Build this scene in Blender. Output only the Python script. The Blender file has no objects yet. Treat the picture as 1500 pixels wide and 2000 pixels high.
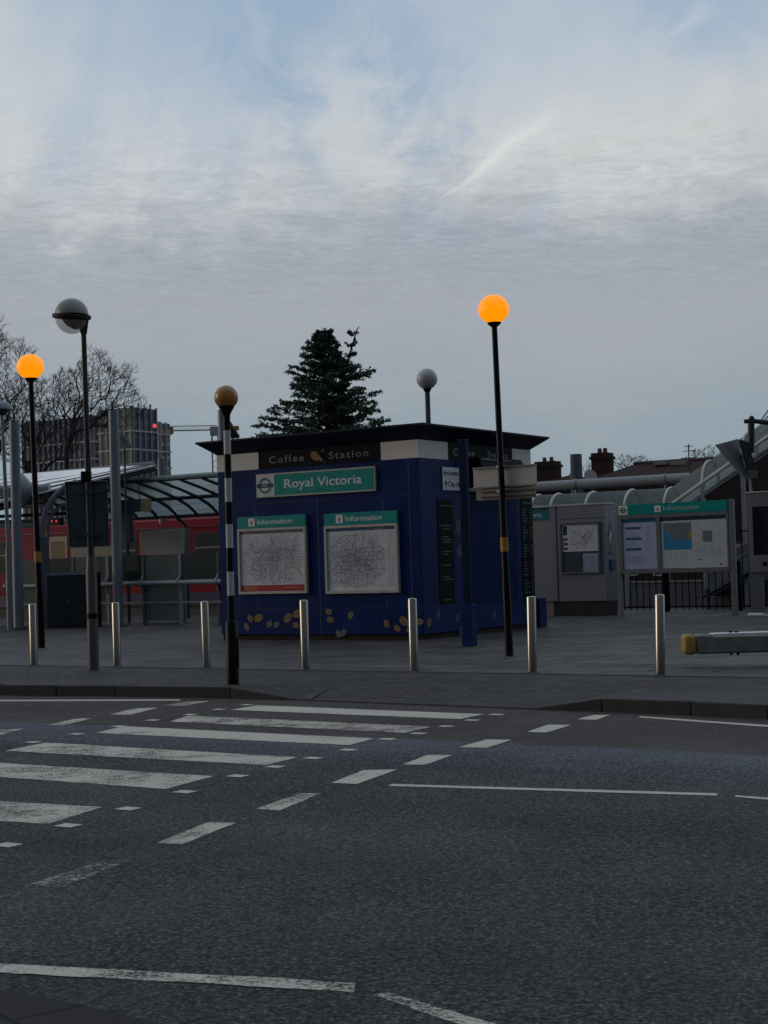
import bpy, math, random
from mathutils import Vector, Matrix
random.seed(7)
SC = bpy.context.scene
COL = SC.collection
# ------------------------------------------------------------------ camera
EYE, PZ, FPX = 1.64, 0.14, 3006.0
PITCH, ROLL = math.atan(100/FPX), 0.030
R0 = Vector((1,0,0)); F0 = Vector((0,math.cos(PITCH),math.sin(PITCH))); U0 = Vector((0,-math.sin(PITCH),math.cos(PITCH)))
RV = math.cos(ROLL)*R0 - math.sin(ROLL)*U0
UV = math.sin(ROLL)*R0 + math.cos(ROLL)*U0
CAM = Vector((0,0,EYE))
cd = bpy.data.cameras.new('camera'); cam = bpy.data.objects.new('camera', cd); COL.objects.link(cam)
cd.sensor_fit = 'VERTICAL'; cd.sensor_height = 24; cd.lens = 24*FPX/2000; cd.clip_end = 4000; cd.clip_start = 0.05
M3 = Matrix((RV, UV, -F0)).transposed()
cam.matrix_world = Matrix.Translation(CAM) @ M3.to_4x4()
SC.camera = cam
def ray(px, py): return (F0 + (px-750)/FPX*RV - (py-1000)/FPX*UV)
def G(px, py, z=0.0):
    d = ray(px, py); return CAM + d*((z-EYE)/d.z)
def D(px, py, Y):
    d = ray(px, py); return CAM + d*(Y/d.y)
# ------------------------------------------------------------------ view, sun
SC.view_settings.view_transform = 'Standard'; SC.view_settings.look = 'None'
SC.view_settings.exposure = 0.0; SC.view_settings.gamma = 1.0
SUNV = Vector((-0.97,0.16,0.16)).normalized()          # towards the sun: low, far left
sl = bpy.data.lights.new('sun','SUN'); sl.energy = 0.40; sl.angle = math.radians(18); sl.color = (1.0,0.80,0.62)
so = bpy.data.objects.new('sun', sl); COL.objects.link(so); so.rotation_euler = SUNV.to_track_quat('Z','Y').to_euler()
# ------------------------------------------------------------------ world
def s2l(c):
    if isinstance(c,(tuple,list)): return tuple(s2l(k) for k in c)
    c = c/255.0; return c/12.92 if c <= 0.04045 else ((c+0.055)/1.055)**2.4
world = bpy.data.worlds.new('World'); SC.world = world; world.use_nodes = True
def world_nodes():
    nt = world.node_tree; N = nt.nodes; L = nt.links; N.clear()
    out = N.new('ShaderNodeOutputWorld'); bg = N.new('ShaderNodeBackground'); L.new(bg.outputs[0], out.inputs[0])
    tc = N.new('ShaderNodeTexCoord')
    def m(op, a, b=None, c=None, clamp=False):
        n = N.new('ShaderNodeMath'); n.operation = op; n.use_clamp = clamp
        for i, x in enumerate((a,b,c)):
            if x is None: continue
            if isinstance(x,(int,float)): n.inputs[i].default_value = x
            else: L.new(x, n.inputs[i])
        return n.outputs[0]
    def vm(op, a, b, o=0):
        n = N.new('ShaderNodeVectorMath'); n.operation = op
        for i, x in enumerate((a,b)):
            if x is None: continue
            if isinstance(x,(tuple,list,Vector)): n.inputs[i].default_value = x
            else: L.new(x, n.inputs[i])
        return n.outputs[o]
    def mix(f, a, b, mode='MIX'):
        n = N.new('ShaderNodeMix'); n.data_type = 'RGBA'; n.blend_type = mode
        for s, x in ((0,f),(6,a),(7,b)):
            if isinstance(x,(int,float)): n.inputs[s].default_value = x
            elif isinstance(x,tuple): n.inputs[s].default_value = x+(1,) if len(x)==3 else x
            else: L.new(x, n.inputs[s])
        return n.outputs[2]
    def ss(x, lo, hi):
        n = N.new('ShaderNodeMapRange'); n.interpolation_type = 'SMOOTHSTEP'
        L.new(x, n.inputs[0]); n.inputs[1].default_value = lo; n.inputs[2].default_value = hi
        return n.outputs[0]
    def noise(v, sc, det=4, ro=0.55, dist=0.0):
        n = N.new('ShaderNodeTexNoise'); n.inputs['Scale'].default_value = sc; n.inputs['Detail'].default_value = det
        n.inputs['Roughness'].default_value = ro; n.inputs['Distortion'].default_value = dist; L.new(v, n.inputs['Vector']); return n.outputs[0]
    d = vm('NORMALIZE', tc.outputs['Generated'], None)
    sx = N.new('ShaderNodeSeparateXYZ'); L.new(d, sx.inputs[0]); X, Y, Z = sx.outputs
    el = m('MULTIPLY', m('ARCSINE', Z), 57.2958)
    zc = m('MAXIMUM', m('ADD', Z, 0.03), 0.02)
    cx = N.new('ShaderNodeCombineXYZ'); L.new(m('DIVIDE', X, zc), cx.inputs[0]); L.new(m('DIVIDE', Y, zc), cx.inputs[1])
    P = cx.outputs[0]                                        # the cloud layer's plane
    sky = N.new('ShaderNodeTexSky'); sky.sky_type = 'NISHITA'; sky.sun_disc = False
    sky.sun_elevation = math.asin(SUNV.z); sky.sun_rotation = math.atan2(SUNV.x, SUNV.y)
    nish = mix(1.0, sky.outputs[0], (SKYK,SKYK,SKYK), 'MULTIPLY')
    # veil of high cloud: tone by elevation, edges broken up by noise
    nb = noise(P, 0.9, 7, 0.62); nb2 = noise(P, 5.0, 6, 0.72); nb3 = noise(d, 5.5, 4, 0.5)
    w = m('ADD', el, m('ADD', m('MULTIPLY', m('SUBTRACT', nb, 0.5), 4.2), m('ADD', m('MULTIPLY', m('SUBTRACT', nb2, 0.5), 3.4), m('MULTIPLY', m('SUBTRACT', nb3, 0.5), 5.0))))
    cr = N.new('ShaderNodeValToRGB'); L.new(m('DIVIDE', m('MAXIMUM', w, 0.0), 60.0), cr.inputs[0])
    st = [(0,(136,156,171)),(3.5,(143,160,172)),(6.5,(158,167,176)),(9.0,(167,172,180)),(10.6,(163,171,181)),(11.6,(168,175,184)),(13.4,(200,202,204)),
          (15.2,(206,209,210)),(17.4,(192,202,211)),(20,(178,192,207)),(30,(172,188,206)),(58,(170,186,206))]
    e = cr.color_ramp.elements
    for i, (a, c) in enumerate(st):
        x = e[i] if i < 2 else e.new(a/60)
        x.position = a/60; x.color = s2l(c)+(1,)
    col = cr.outputs[0]
    # blue openings and pale veils above the cloud bank
    hi = ss(el, 12.0, 15.5)
    br = vm('MULTIPLY', d, (1.0,1.0,0.55))
    big = noise(vm('ADD', br, (7.3,1.9,5.2)), 4.2, 6, 0.55, 0.9)
    blue = m('MULTIPLY', ss(big, 0.47, 0.66), hi)
    col = mix(m('MULTIPLY', blue, 0.75), col, s2l((158,180,204)))
    whi = m('MULTIPLY', ss(m('SUBTRACT', 1.0, big), 0.48, 0.68), hi)
    col = mix(m('MULTIPLY', whi, 0.6), col, s2l((210,213,214)))
    for (a, b, wd, st0) in ((ray(500,-80), ray(610,330), 0.032, 0.85), (ray(840,60), ray(860,400), 0.022, 0.75), (ray(560,40), ray(760,-60), 0.035, 0.7), (ray(1020,430), ray(1090,395), 0.012, 0.5), (ray(20,60), ray(120,220), 0.02, -0.4), (ray(230,250), ray(500,340), 0.03, -0.7), (ray(1080,400), ray(1330,370), 0.016, -0.6), (ray(650,120), ray(720,330), 0.018, -0.5), (ray(1250,60), ray(1500,60), 0.03, 0.45), (ray(100,480), ray(330,400), 0.018, -0.5)):
        a = a.normalized(); b = b.normalized(); nrm = a.cross(b).normalized(); mid = (a+b).normalized(); tg = (b-a).normalized(); half = (b-a).length/2*1.25
        wob = m('ADD', m('MULTIPLY', m('SUBTRACT', noise(d, 7.0, 6, 0.62), 0.5), 0.16), m('MULTIPLY', m('SUBTRACT', noise(d, 28.0, 5, 0.65), 0.5), 0.06))
        x_ = m('DIVIDE', m('ADD', vm('DOT_PRODUCT', d, nrm, 1), wob), wd)
        t = m('DIVIDE', vm('DOT_PRODUCT', vm('SUBTRACT', d, mid), tg, 1), half)
        g = m('POWER', 2.718, m('MULTIPLY', -1.0, m('ADD', m('MULTIPLY', x_, x_), m('POWER', m('ABSOLUTE', t), 4.0))))
        g = m('MULTIPLY', m('MULTIPLY', g, m('GREATER_THAN', Y, 0.0)), ss(noise(d, 16.0, 7, 0.68, 0.8), 0.28, 0.62))
        col = mix(m('MULTIPLY', g, abs(st0)), col, s2l((150,174,200)) if st0 > 0 else s2l((206,210,212)))
    # fine ripples of the layer's underside
    mp = vm('MULTIPLY', P, (1.0,1.25,1.0))
    rp = noise(mp, 11.0, 7, 0.76, 1.1)
    rband = m('MULTIPLY', ss(el, 7.5, 12.2), m('SUBTRACT', 1.0, ss(el, 13.5, 17.0)))
    ra = m('ADD', m('MULTIPLY', rband, 0.66), 0.05)
    gain = m('ADD', 1.0, m('MULTIPLY', m('SUBTRACT', rp, 0.53), ra))
    gc = N.new('ShaderNodeCombineXYZ'); [L.new(gain, gc.inputs[i]) for i in range(3)]
    col = mix(1.0, col, gc.outputs[0], 'MULTIPLY')
    # old vapour trails
    for (a, b, wd, st0) in ((ray(885,372), ray(1150,165), 0.0034, 0.66), (ray(870,400), ray(1200,120), 0.014, 0.26), (ray(1310,70), ray(1420,-20), 0.0045, 0.25)):
        a = a.normalized(); b = b.normalized(); nrm = a.cross(b).normalized(); mid = (a+b).normalized(); tg = (b-a).normalized(); half = (b-a).length/2
        wob = m('MULTIPLY', m('SUBTRACT', noise(d, 38.0, 4, 0.6), 0.5), 0.012)
        dist = m('ADD', vm('DOT_PRODUCT', d, nrm, 1), wob)
        t = m('DIVIDE', vm('DOT_PRODUCT', vm('SUBTRACT', d, mid), tg, 1), half)
        wide = m('MULTIPLY', m('ADD', 1.3, t), wd)
        g = m('POWER', 2.718, m('MULTIPLY', -1.0, m('POWER', m('ABSOLUTE', m('DIVIDE', dist, wide)), 2.0)))
        tt = m('ADD', t, 0.35)
        g = m('MULTIPLY', g, m('MAXIMUM', m('SUBTRACT', 1.0, m('MULTIPLY', tt, tt)), 0.0))
        g = m('MULTIPLY', g, m('GREATER_THAN', Y, 0.0))
        col = mix(m('MULTIPLY', g, st0), col, s2l((226,228,227)))
    # dusk glow round the sun, behind the photographer
    sd = m('MAXIMUM', vm('DOT_PRODUCT', d, SUNV, 1), 0.0)
    glow = m('MULTIPLY', m('POWER', sd, 9.0), 0.35)
    gl = N.new('ShaderNodeMix'); gl.data_type = 'RGBA'; gl.blend_type = 'ADD'; L.new(glow, gl.inputs[0]); L.new(col, gl.inputs[6]); gl.inputs[7].default_value = (1.0,0.80,0.58,1)
    fin = mix(0.94, nish, gl.outputs[2])
    # dusk: the sky behind the photographer is far darker than the sky over the station
    bk = m('MULTIPLY', ss(m('MULTIPLY', Y, -1.0), -0.15, 0.40), m('SUBTRACT', 1.0, ss(el, 35.0, 75.0)))
    bk = m('MULTIPLY', bk, m('SUBTRACT', 1.0, m('MULTIPLY', m('POWER', sd, 8.0), 0.5)))
    fin = mix(m('MULTIPLY', bk, 0.82), fin, (0.012,0.014,0.020))
    L.new(fin, bg.inputs[0]); bg.inputs[1].default_value = SKYS
SKYK, SKYS = 0.08, 1.0
world_nodes()
# ------------------------------------------------------------------ materials
MATS = {}
def mat(name, c, rough=0.6, metal=0.0, var=0.12, vs=3.0, bump=0.0, bs=60.0, emit=None, es=1.0, spec=0.5, alpha=1.0, streak=0.0, coat=0.0):
    if name in MATS: return MATS[name]
    m = bpy.data.materials.new(name); m.use_nodes = True; nt = m.node_tree; N = nt.nodes; L = nt.links
    b = N['Principled BSDF']; tc = N.new('ShaderNodeTexCoord')
    b.inputs['Roughness'].default_value = rough; b.inputs['Metallic'].default_value = metal
    b.inputs['Specular IOR Level'].default_value = spec; b.inputs['Coat Weight'].default_value = coat
    n = N.new('ShaderNodeTexNoise'); n.inputs['Scale'].default_value = vs; n.inputs['Detail'].default_value = 6; n.inputs['Roughness'].default_value = 0.62
    if streak:
        mp = N.new('ShaderNodeMapping'); mp.inputs['Scale'].default_value = (1,1,1/streak); L.new(tc.outputs['Object'], mp.inputs[0]); L.new(mp.outputs[0], n.inputs['Vector'])
    else: L.new(tc.outputs['Object'], n.inputs['Vector'])
    r = N.new('ShaderNodeMapRange'); L.new(n.outputs[0], r.inputs[0]); r.inputs[1].default_value = 0.3; r.inputs[2].default_value = 0.7
    r.inputs[3].default_value = 1-var; r.inputs[4].default_value = 1+var
    mx = N.new('ShaderNodeMix'); mx.data_type = 'RGBA'; mx.blend_type = 'MULTIPLY'; mx.inputs[0].default_value = 1
    mx.inputs[6].default_value = tuple(c)+(1,); L.new(r.outputs[0], mx.inputs[7]); L.new(mx.outputs[2], b.inputs['Base Color'])
    rr = N.new('ShaderNodeMapRange'); L.new(n.outputs[0], rr.inputs[0]); rr.inputs[3].default_value = max(rough-0.12,0.03); rr.inputs[4].default_value = min(rough+0.12,1)
    L.new(rr.outputs[0], b.inputs['Roughness'])
    if bump:
        n2 = N.new('ShaderNodeTexNoise'); n2.inputs['Scale'].default_value = bs; n2.inputs['Detail'].default_value = 4; L.new(tc.outputs['Object'], n2.inputs['Vector'])
        bp = N.new('ShaderNodeBump'); bp.inputs['Strength'].default_value = bump; bp.inputs['Distance'].default_value = 0.01; L.new(n2.outputs[0], bp.inputs['Height']); L.new(bp.outputs[0], b.inputs['Normal'])
    if emit: b.inputs['Emission Color'].default_value = tuple(emit)+(1,); b.inputs['Emission Strength'].default_value = es
    if alpha < 1: b.inputs['Alpha'].default_value = alpha
    MATS[name] = m; return m
def brickmat(name, c1, c2, mortar, bw, bh, rot=0.0, ms=0.01, rough=0.8, bump=0.4, off=0.5, vertical=False, big=0.25, damp=None, dscale=0.5):
    m = bpy.data.materials.new(name); m.use_nodes = True; nt = m.node_tree; N = nt.nodes; L = nt.links; b = N['Principled BSDF']; b.inputs['Specular IOR Level'].default_value = 0.12 if vertical else 0.35
    tc = N.new('ShaderNodeTexCoord'); mp = N.new('ShaderNodeMapping'); L.new(tc.outputs['Object'], mp.inputs[0])
    mp.inputs['Rotation'].default_value = (-math.pi/2 if vertical else 0, 0, rot)
    br = N.new('ShaderNodeTexBrick'); br.offset = off; L.new(mp.outputs[0], br.inputs['Vector']); br.inputs['Scale'].default_value = 1
    br.inputs['Brick Width'].default_value = bw; br.inputs['Row Height'].default_value = bh; br.inputs['Mortar Size'].default_value = ms; br.inputs['Mortar Smooth'].default_value = 0.2
    br.inputs['Color1'].default_value = c1+(1,); br.inputs['Color2'].default_value = c2+(1,); br.inputs['Mortar'].default_value = mortar+(1,)
    n = N.new('ShaderNodeTexNoise'); n.inputs['Scale'].default_value = dscale; n.inputs['Detail'].default_value = 8; n.inputs['Roughness'].default_value = 0.65; L.new(tc.outputs['Object'], n.inputs['Vector'])
    r = N.new('ShaderNodeMapRange'); L.new(n.outputs[0], r.inputs[0]); r.inputs[1].default_value = 0.3; r.inputs[2].default_value = 0.7; r.inputs[3].default_value = 1-big; r.inputs[4].default_value = 1+big
    mx = N.new('ShaderNodeMix'); mx.data_type = 'RGBA'; mx.blend_type = 'MULTIPLY'; mx.inputs[0].default_value = 1; L.new(br.outputs[0], mx.inputs[6]); L.new(r.outputs[0], mx.inputs[7])
    L.new(mx.outputs[2], b.inputs['Base Color'])
    rr = N.new('ShaderNodeMapRange'); L.new(n.outputs[0], rr.inputs[0]); rr.inputs[1].default_value = 0.35; rr.inputs[2].default_value = 0.65
    rr.inputs[3].default_value = damp if damp else rough; rr.inputs[4].default_value = rough; L.new(rr.outputs[0], b.inputs['Roughness'])
    n2 = N.new('ShaderNodeTexNoise'); n2.inputs['Scale'].default_value = 45; n2.inputs['Detail'].default_value = 4; L.new(tc.outputs['Object'], n2.inputs['Vector'])
    ad = N.new('ShaderNodeMath'); ad.operation = 'MULTIPLY_ADD'; L.new(br.outputs['Fac'], ad.inputs[0]); ad.inputs[1].default_value = -1.0; L.new(n2.outputs[0], ad.inputs[2])
    bp = N.new('ShaderNodeBump'); bp.inputs['Strength'].default_value = bump; bp.inputs['Distance'].default_value = 0.006; L.new(ad.outputs[0], bp.inputs['Height']); L.new(bp.outputs[0], b.inputs['Normal'])
    MATS[name] = m; return m
# ------------------------------------------------------------------ mesh helpers
class MB:
    def __init__(s): s.v = []; s.f = []; s.m = []
    def face(s, pts, m=0):
        i = len(s.v); s.v += [tuple(p) for p in pts]; s.f.append(tuple(range(i, i+len(pts)))); s.m.append(m)
    def hexa(s, p, m=0):       # p: 4 bottom (ccw from above), 4 top
        i = len(s.v); s.v += [tuple(q) for q in p]
        for f in ((3,2,1,0),(4,5,6,7),(0,1,5,4),(1,2,6,5),(2,3,7,6),(3,0,4,7)): s.f.append(tuple(i+k for k in f)); s.m.append(m)
        return s
    def box(s, x0, x1, y0, y1, z0, z1, m=0):
        return s.hexa(((x0,y0,z0),(x1,y0,z0),(x1,y1,z0),(x0,y1,z0),(x0,y0,z1),(x1,y0,z1),(x1,y1,z1),(x0,y1,z1)), m)
    def prism(s, pts, vec, m=0):   # planar outline swept by vec
        n = len(pts); i = len(s.v); vec = Vector(vec); s.v += [tuple(p) for p in pts] + [tuple(Vector(p)+vec) for p in pts]
        s.f.append(tuple(i+k for k in range(n))); s.f.append(tuple(i+n+k for k in reversed(range(n)))); s.m += [m, m]
        for k in range(n): s.f.append((i+k, i+n+k, i+n+(k+1)%n, i+(k+1)%n)); s.m.append(m)
        return s
    def tube(s, path, r, n=8, m=0, caps=True):
        path = [Vector(p) for p in path]; rs = r if isinstance(r,(list,tuple)) else [r]*len(path); i = len(s.v)
        ref = None
        for k, p in enumerate(path):
            t = (path[min(k+1,len(path)-1)] - path[max(k-1,0)]).normalized()
            if ref is None: ref = Vector((0,0,1)) if abs(t.z) < 0.9 else Vector((1,0,0))
            a = (ref - t*ref.dot(t)).normalized(); ref = a; b = t.cross(a)
            for j in range(n):
                an = 2*math.pi*j/n; s.v.append(tuple(p + (a*math.cos(an) + b*math.sin(an))*rs[k]))
        for k in range(len(path)-1):
            for j in range(n):
                s.f.append((i+k*n+j, i+k*n+(j+1)%n, i+(k+1)*n+(j+1)%n, i+(k+1)*n+j)); s.m.append(m)
        if caps:
            s.f.append(tuple(i+j for j in reversed(range(n)))); s.f.append(tuple(i+(len(path)-1)*n+j for j in range(n))); s.m += [m,m]
        return s
    def lathe(s, prof, n=24, c=(0,0,0), m=0):
        i = len(s.v)
        for (r,z) in prof:
            for j in range(n):
                an = 2*math.pi*j/n; s.v.append((c[0]+r*math.cos(an), c[1]+r*math.sin(an), c[2]+z))
        for k in range(len(prof)-1):
            for j in range(n):
                s.f.append((i+k*n+j, i+k*n+(j+1)%n, i+(k+1)*n+(j+1)%n, i+(k+1)*n+j)); s.m.append(m)
        if prof[0][0] > 1e-4: s.f.append(tuple(i+j for j in reversed(range(n)))); s.m.append(m)
        if prof[-1][0] > 1e-4: s.f.append(tuple(i+(len(prof)-1)*n+j for j in range(n))); s.m.append(m)
        return s
    def ball(s, c, r, n=28, a0=-90, a1=90, m=0, q=1.0):
        pr = [(max(r*math.cos(math.radians(a)),1e-5), r*q*math.sin(math.radians(a))) for a in [a0+(a1-a0)*k/16 for k in range(17)]]
        return s.lathe(pr, n, c, m)
    def build(s, name, mats, parent=None, bevel=0.0, smooth=True, loc=None, rotz=0.0):
        me = bpy.data.meshes.new(name); me.from_pydata(s.v, [], s.f)
        if not isinstance(mats,(list,tuple)): mats = [mats]
        for x in mats: me.materials.append(x)
        me.polygons.foreach_set('material_index', s.m)
        if smooth:
            me.polygons.foreach_set('use_smooth', [True]*len(me.polygons))
            me.update()
            try: me.set_sharp_from_angle(angle=math.radians(35))
            except Exception: pass
        me.update()
        o = bpy.data.objects.new(name, me); COL.objects.link(o)
        if parent: o.parent = parent
        if loc is not None: o.location = loc
        o.rotation_euler.z = rotz
        if bevel:
            b = o.modifiers.new('bevel','BEVEL'); b.width = bevel; b.segments = 2; b.limit_method = 'ANGLE'; b.angle_limit = math.radians(40); b.harden_normals = False
        return o
def tag(o, label=None, cat=None, group=None, kind=None):
    if label: o['label'] = label
    if cat: o['category'] = cat
    if group: o['group'] = group
    if kind: o['kind'] = kind
    return o
def thing(name, label, cat, loc, rotz=0.0, group=None):
    o = bpy.data.objects.new(name, None); COL.objects.link(o); o.location = loc; o.rotation_euler.z = rotz; o.empty_display_size = 0.2
    return tag(o, label, cat, group)
def copy_tree(o, parent=None):
    c = o.copy(); COL.objects.link(c); c.parent = parent
    for ch in list(o.children): copy_tree(ch, c)
    return c
def text(body, x0, x1, z0, cap, mtl, parent, y=0.0, name='lettering', fatten=0.0, spacing=1.0, track=None):
    # words standing in the local XZ plane, facing -Y, fitted between x0 and x1 with the given capital height
    cu = bpy.data.curves.new('t','FONT'); cu.body = body; cu.size = 1; cu.extrude = 0.01; cu.offset = fatten; cu.space_character = spacing; cu.resolution_u = 3
    t = bpy.data.objects.new('t', cu); COL.objects.link(t); dg = bpy.context.evaluated_depsgraph_get(); me = bpy.data.meshes.new_from_object(t.evaluated_get(dg))
    bpy.data.objects.remove(t); bpy.data.curves.remove(cu)
    xs = [v.co.x for v in me.vertices]; a, b = min(xs), max(xs)
    ref = 0.70
    for v in me.vertices:
        X, Y, Z = v.co; v.co = (x0 + (X-a)/(b-a)*(x1-x0), y - (Z+0.01)*0.15, z0 + Y/ref*cap)
    me.name = name; me.materials.clear(); me.materials.append(mtl); me.update()
    o = bpy.data.objects.new(name, me); COL.objects.link(o); o.parent = parent; return o
PHI = math.atan(0.65); U = Vector((math.cos(PHI), -math.sin(PHI), 0)); V = Vector((math.sin(PHI), math.cos(PHI), 0)); RZ = -PHI
def plane(B, ang=RZ, off=0.0):
    # (px,py) -> local (x, z) on the vertical plane through B (shifted by off along local y)
    dx = Vector((math.cos(ang), math.sin(ang), 0)); n = Vector((-math.sin(ang), math.cos(ang), 0)); o = Vector(B) + n*off
    def f(px, py):
        d = ray(px, py); p = CAM + d*((o-CAM).dot(n)/d.dot(n)); return (p-o).dot(dx), p.z - B[2]
    return f
# --- palette
steel = mat('brushed_steel', (0.36,0.345,0.31), 0.22, 1.0, 0.10, 30, streak=0.05)
bluep = mat('blue_cladding', (0.0008,0.018,0.106), 0.42, 0, 0.38, 1.6, bump=0.03, bs=8, spec=0.12)
bluedk = mat('blue_roof_paint', (0.003,0.006,0.024), 0.5, 0, 0.2, 2, spec=0.25)
navy = mat('navy_enamel', (0.006,0.02,0.09), 0.35)
white = mat('white_panel', (0.74,0.71,0.66), 0.55, 0, 0.07, 2.5)
whitet = mat('white_lettering', (0.75,0.77,0.75), 0.5, 0, 0.04)
teal = mat('teal_enamel', (0.002,0.27,0.24), 0.4, 0, 0.08, 5, spec=0.25)
frame = mat('frame_paint', (0.48,0.46,0.40), 0.45, 0, 0.10, 6)
blackp = mat('black_paint', (0.003,0.003,0.005), 0.38, 0, 0.3, 12, bump=0.05, bs=30, spec=0.16)
darkg = mat('dark_slate_paint', (0.034,0.056,0.074), 0.5, 0, 0.2, 4)
cabg = mat('cabinet_paint', (0.009,0.015,0.022), 0.55, 0, 0.25, 5)
greym = mat('grey_steel_paint', (0.20,0.225,0.26), 0.42, 0.1, 0.12, 3, streak=2)
greyd = mat('dark_steel_paint', (0.045,0.055,0.062), 0.5, 0.1, 0.15, 3)
galv = mat('galvanised_pole', (0.095,0.095,0.095), 0.5, 0.5, 0.35, 14, bump=0.1, bs=25)
lampw = mat('frosted_globe', (0.50,0.50,0.48), 0.35, 0, 0.10, 3)
tan = mat('bean_gold', (0.20,0.135,0.035), 0.5, 0, 0.3, 20)
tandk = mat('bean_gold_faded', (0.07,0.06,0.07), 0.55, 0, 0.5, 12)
paper = mat('poster_paper', (0.62,0.63,0.66), 0.35, 0, 0.10, 4)
ink = mat('map_ink', (0.12,0.13,0.17), 0.5)
glassd = mat('dark_glass', (0.008,0.010,0.014), 0.08, 0, 0.1)
red = mat('train_red', (0.23,0.004,0.020), 0.42, 0, 0.15, 2, spec=0.10)
# ================================================================== GROUND
def dperp(p): return p.dot(V)
def road_material():
    m = bpy.data.materials.new('asphalt'); m.use_nodes = True; nt = m.node_tree; N = nt.nodes; L = nt.links; b = N['Principled BSDF']
    tc = N.new('ShaderNodeTexCoord')
    def mth(op, a, b_=None, clamp=False):
        n = N.new('ShaderNodeMath'); n.operation = op; n.use_clamp = clamp
        for i, x in enumerate((a,b_)):
            if x is None: continue
            if isinstance(x,(int,float)): n.inputs[i].default_value = x
            else: L.new(x, n.inputs[i])
        return n.outputs[0]
    def noi(sc, det=4, ro=0.6, vec=None):
        n = N.new('ShaderNodeTexNoise'); n.inputs['Scale'].default_value = sc; n.inputs['Detail'].default_value = det; n.inputs['Roughness'].default_value = ro
        L.new(vec if vec else tc.outputs['Object'], n.inputs['Vector']); return n.outputs[0]
    def rng(x, a, b_, c, d, sm=False):
        n = N.new('ShaderNodeMapRange'); L.new(x, n.inputs[0]); n.interpolation_type = 'SMOOTHSTEP' if sm else 'LINEAR'
        for k, q in enumerate((a,b_,c,d)): n.inputs[k+1].default_value = q
        return n.outputs[0]
    def mix(f, a, c, mode='MIX'):
        n = N.new('ShaderNodeMix'); n.data_type = 'RGBA'; n.blend_type = mode
        for s, x in ((0,f),(6,a),(7,c)):
            if isinstance(x,(int,float)): n.inputs[s].default_value = x
            elif isinstance(x,tuple): n.inputs[s].default_value = x+(1,)
            else: L.new(x, n.inputs[s])
        return n.outputs[2]
    dt = N.new('ShaderNodeVectorMath'); dt.operation = 'DOT_PRODUCT'; L.new(tc.outputs['Object'], dt.inputs[0]); dt.inputs[1].default_value = V
    wob = mth('MULTIPLY', mth('SUBTRACT', noi(0.8,5), 0.5), 0.5)
    q = mth('ADD', dt.outputs['Value'], wob)
    d1 = (dperp(G(0,1415)) + dperp(G(750,1443)) + dperp(G(1500,1466)))/3      # far lane's brown surfacing begins
    d2 = (dperp(G(900,1495)) + dperp(G(1500,1525)))/2
    v = N.new('ShaderNodeTexVoronoi'); v.inputs['Scale'].default_value = 48; L.new(tc.outputs['Object'], v.inputs['Vector'])
    v2 = N.new('ShaderNodeTexVoronoi'); v2.inputs['Scale'].default_value = 26; L.new(tc.outputs['Object'], v2.inputs['Vector'])
    base = mix(rng(noi(0.35,6),0.3,0.7,0,1), (0.078,0.081,0.089), (0.114,0.116,0.124))
    base = mix(rng(q, d1-0.06, d1+0.06, 0, 1), base, (0.088,0.073,0.069))
    band = mth('MULTIPLY', rng(q, d2-0.45, d2+0.35, 0, 1, True), mth('SUBTRACT', 1.0, rng(q, d1-0.06, d1+0.06, 0, 1)))
    base = mix(mth('MULTIPLY', band, 0.8), base, (0.145,0.163,0.195))
    chip = mix(rng(v.outputs['Color'], 0.0, 1.0, 0, 1), (0.08,0.08,0.08), (2.3,2.3,2.25))
    grain = noi(62, 5, 0.78); coarse = noi(24, 5, 0.72); chip = mix(0.65, chip, mix(rng(grain, 0.43, 0.57, 0, 1), (0.06,0.06,0.07), (2.2,2.2,2.2)))
    chip = mix(rng(v.outputs['Distance'], 0.30, 0.75, 0, 1), chip, (0.12,0.12,0.13))
    chip = mix(1.0, chip, mix(rng(coarse, 0.40, 0.60, 0, 1), (0.40,0.40,0.41), (1.6,1.6,1.59)), 'MULTIPLY')
    du = N.new('ShaderNodeVectorMath'); du.operation = 'DOT_PRODUCT'; L.new(tc.outputs['Object'], du.inputs[0]); du.inputs[1].default_value = U
    cb = N.new('ShaderNodeCombineXYZ'); L.new(mth('MULTIPLY', q, 1.1), cb.inputs[0]); L.new(mth('MULTIPLY', du.outputs['Value'], 0.07), cb.inputs[1])
    base = mix(1.0, base, mix(rng(noi(1.0,5,0.6,cb.outputs[0]), 0.32, 0.68, 0, 1), (0.78,0.78,0.79), (1.22,1.22,1.21)), 'MULTIPLY')
    fleck = mth('GREATER_THAN', v.outputs['Color'], 0.995)
    chipf = mth('SUBTRACT', 1.0, rng(q, d1-1.2, d1+0.1, 0.0, 0.45))
    base = mix(chipf, base, mix(1.0, base, chip, 'MULTIPLY'))
    pat = rng(noi(1.7,8,0.7), 0.35, 0.65, 0.85, 1.18); base = mix(1.0, base, pat, 'MULTIPLY')
    base = mix(mth('MULTIPLY', fleck, chipf), base, (0.28,0.27,0.25))
    L.new(base, b.inputs['Base Color'])
    L.new(rng(noi(0.6,6), 0.3, 0.7, 0.62, 0.9), b.inputs['Roughness'])
    rgh = mth('SUBTRACT', 1.0, mth('MULTIPLY', band, 0.35)); 
    b.inputs['Specular IOR Level'].default_value = 0.35
    h = mth('ADD', mth('MULTIPLY', v.outputs['Distance'], -1.0), mth('MULTIPLY', v2.outputs['Distance'], -0.5)); h = mth('ADD', mth('ADD', h, mth('MULTIPLY', noi(180,3), 0.4)), mth('MULTIPLY', grain, 1.6))
    bp = N.new('ShaderNodeBump'); bp.inputs['Strength'].default_value = 1.0; bp.inputs['Distance'].default_value = 0.014; L.new(h, bp.inputs['Height']); L.new(bp.outputs[0], b.inputs['Normal'])
    return m
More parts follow.
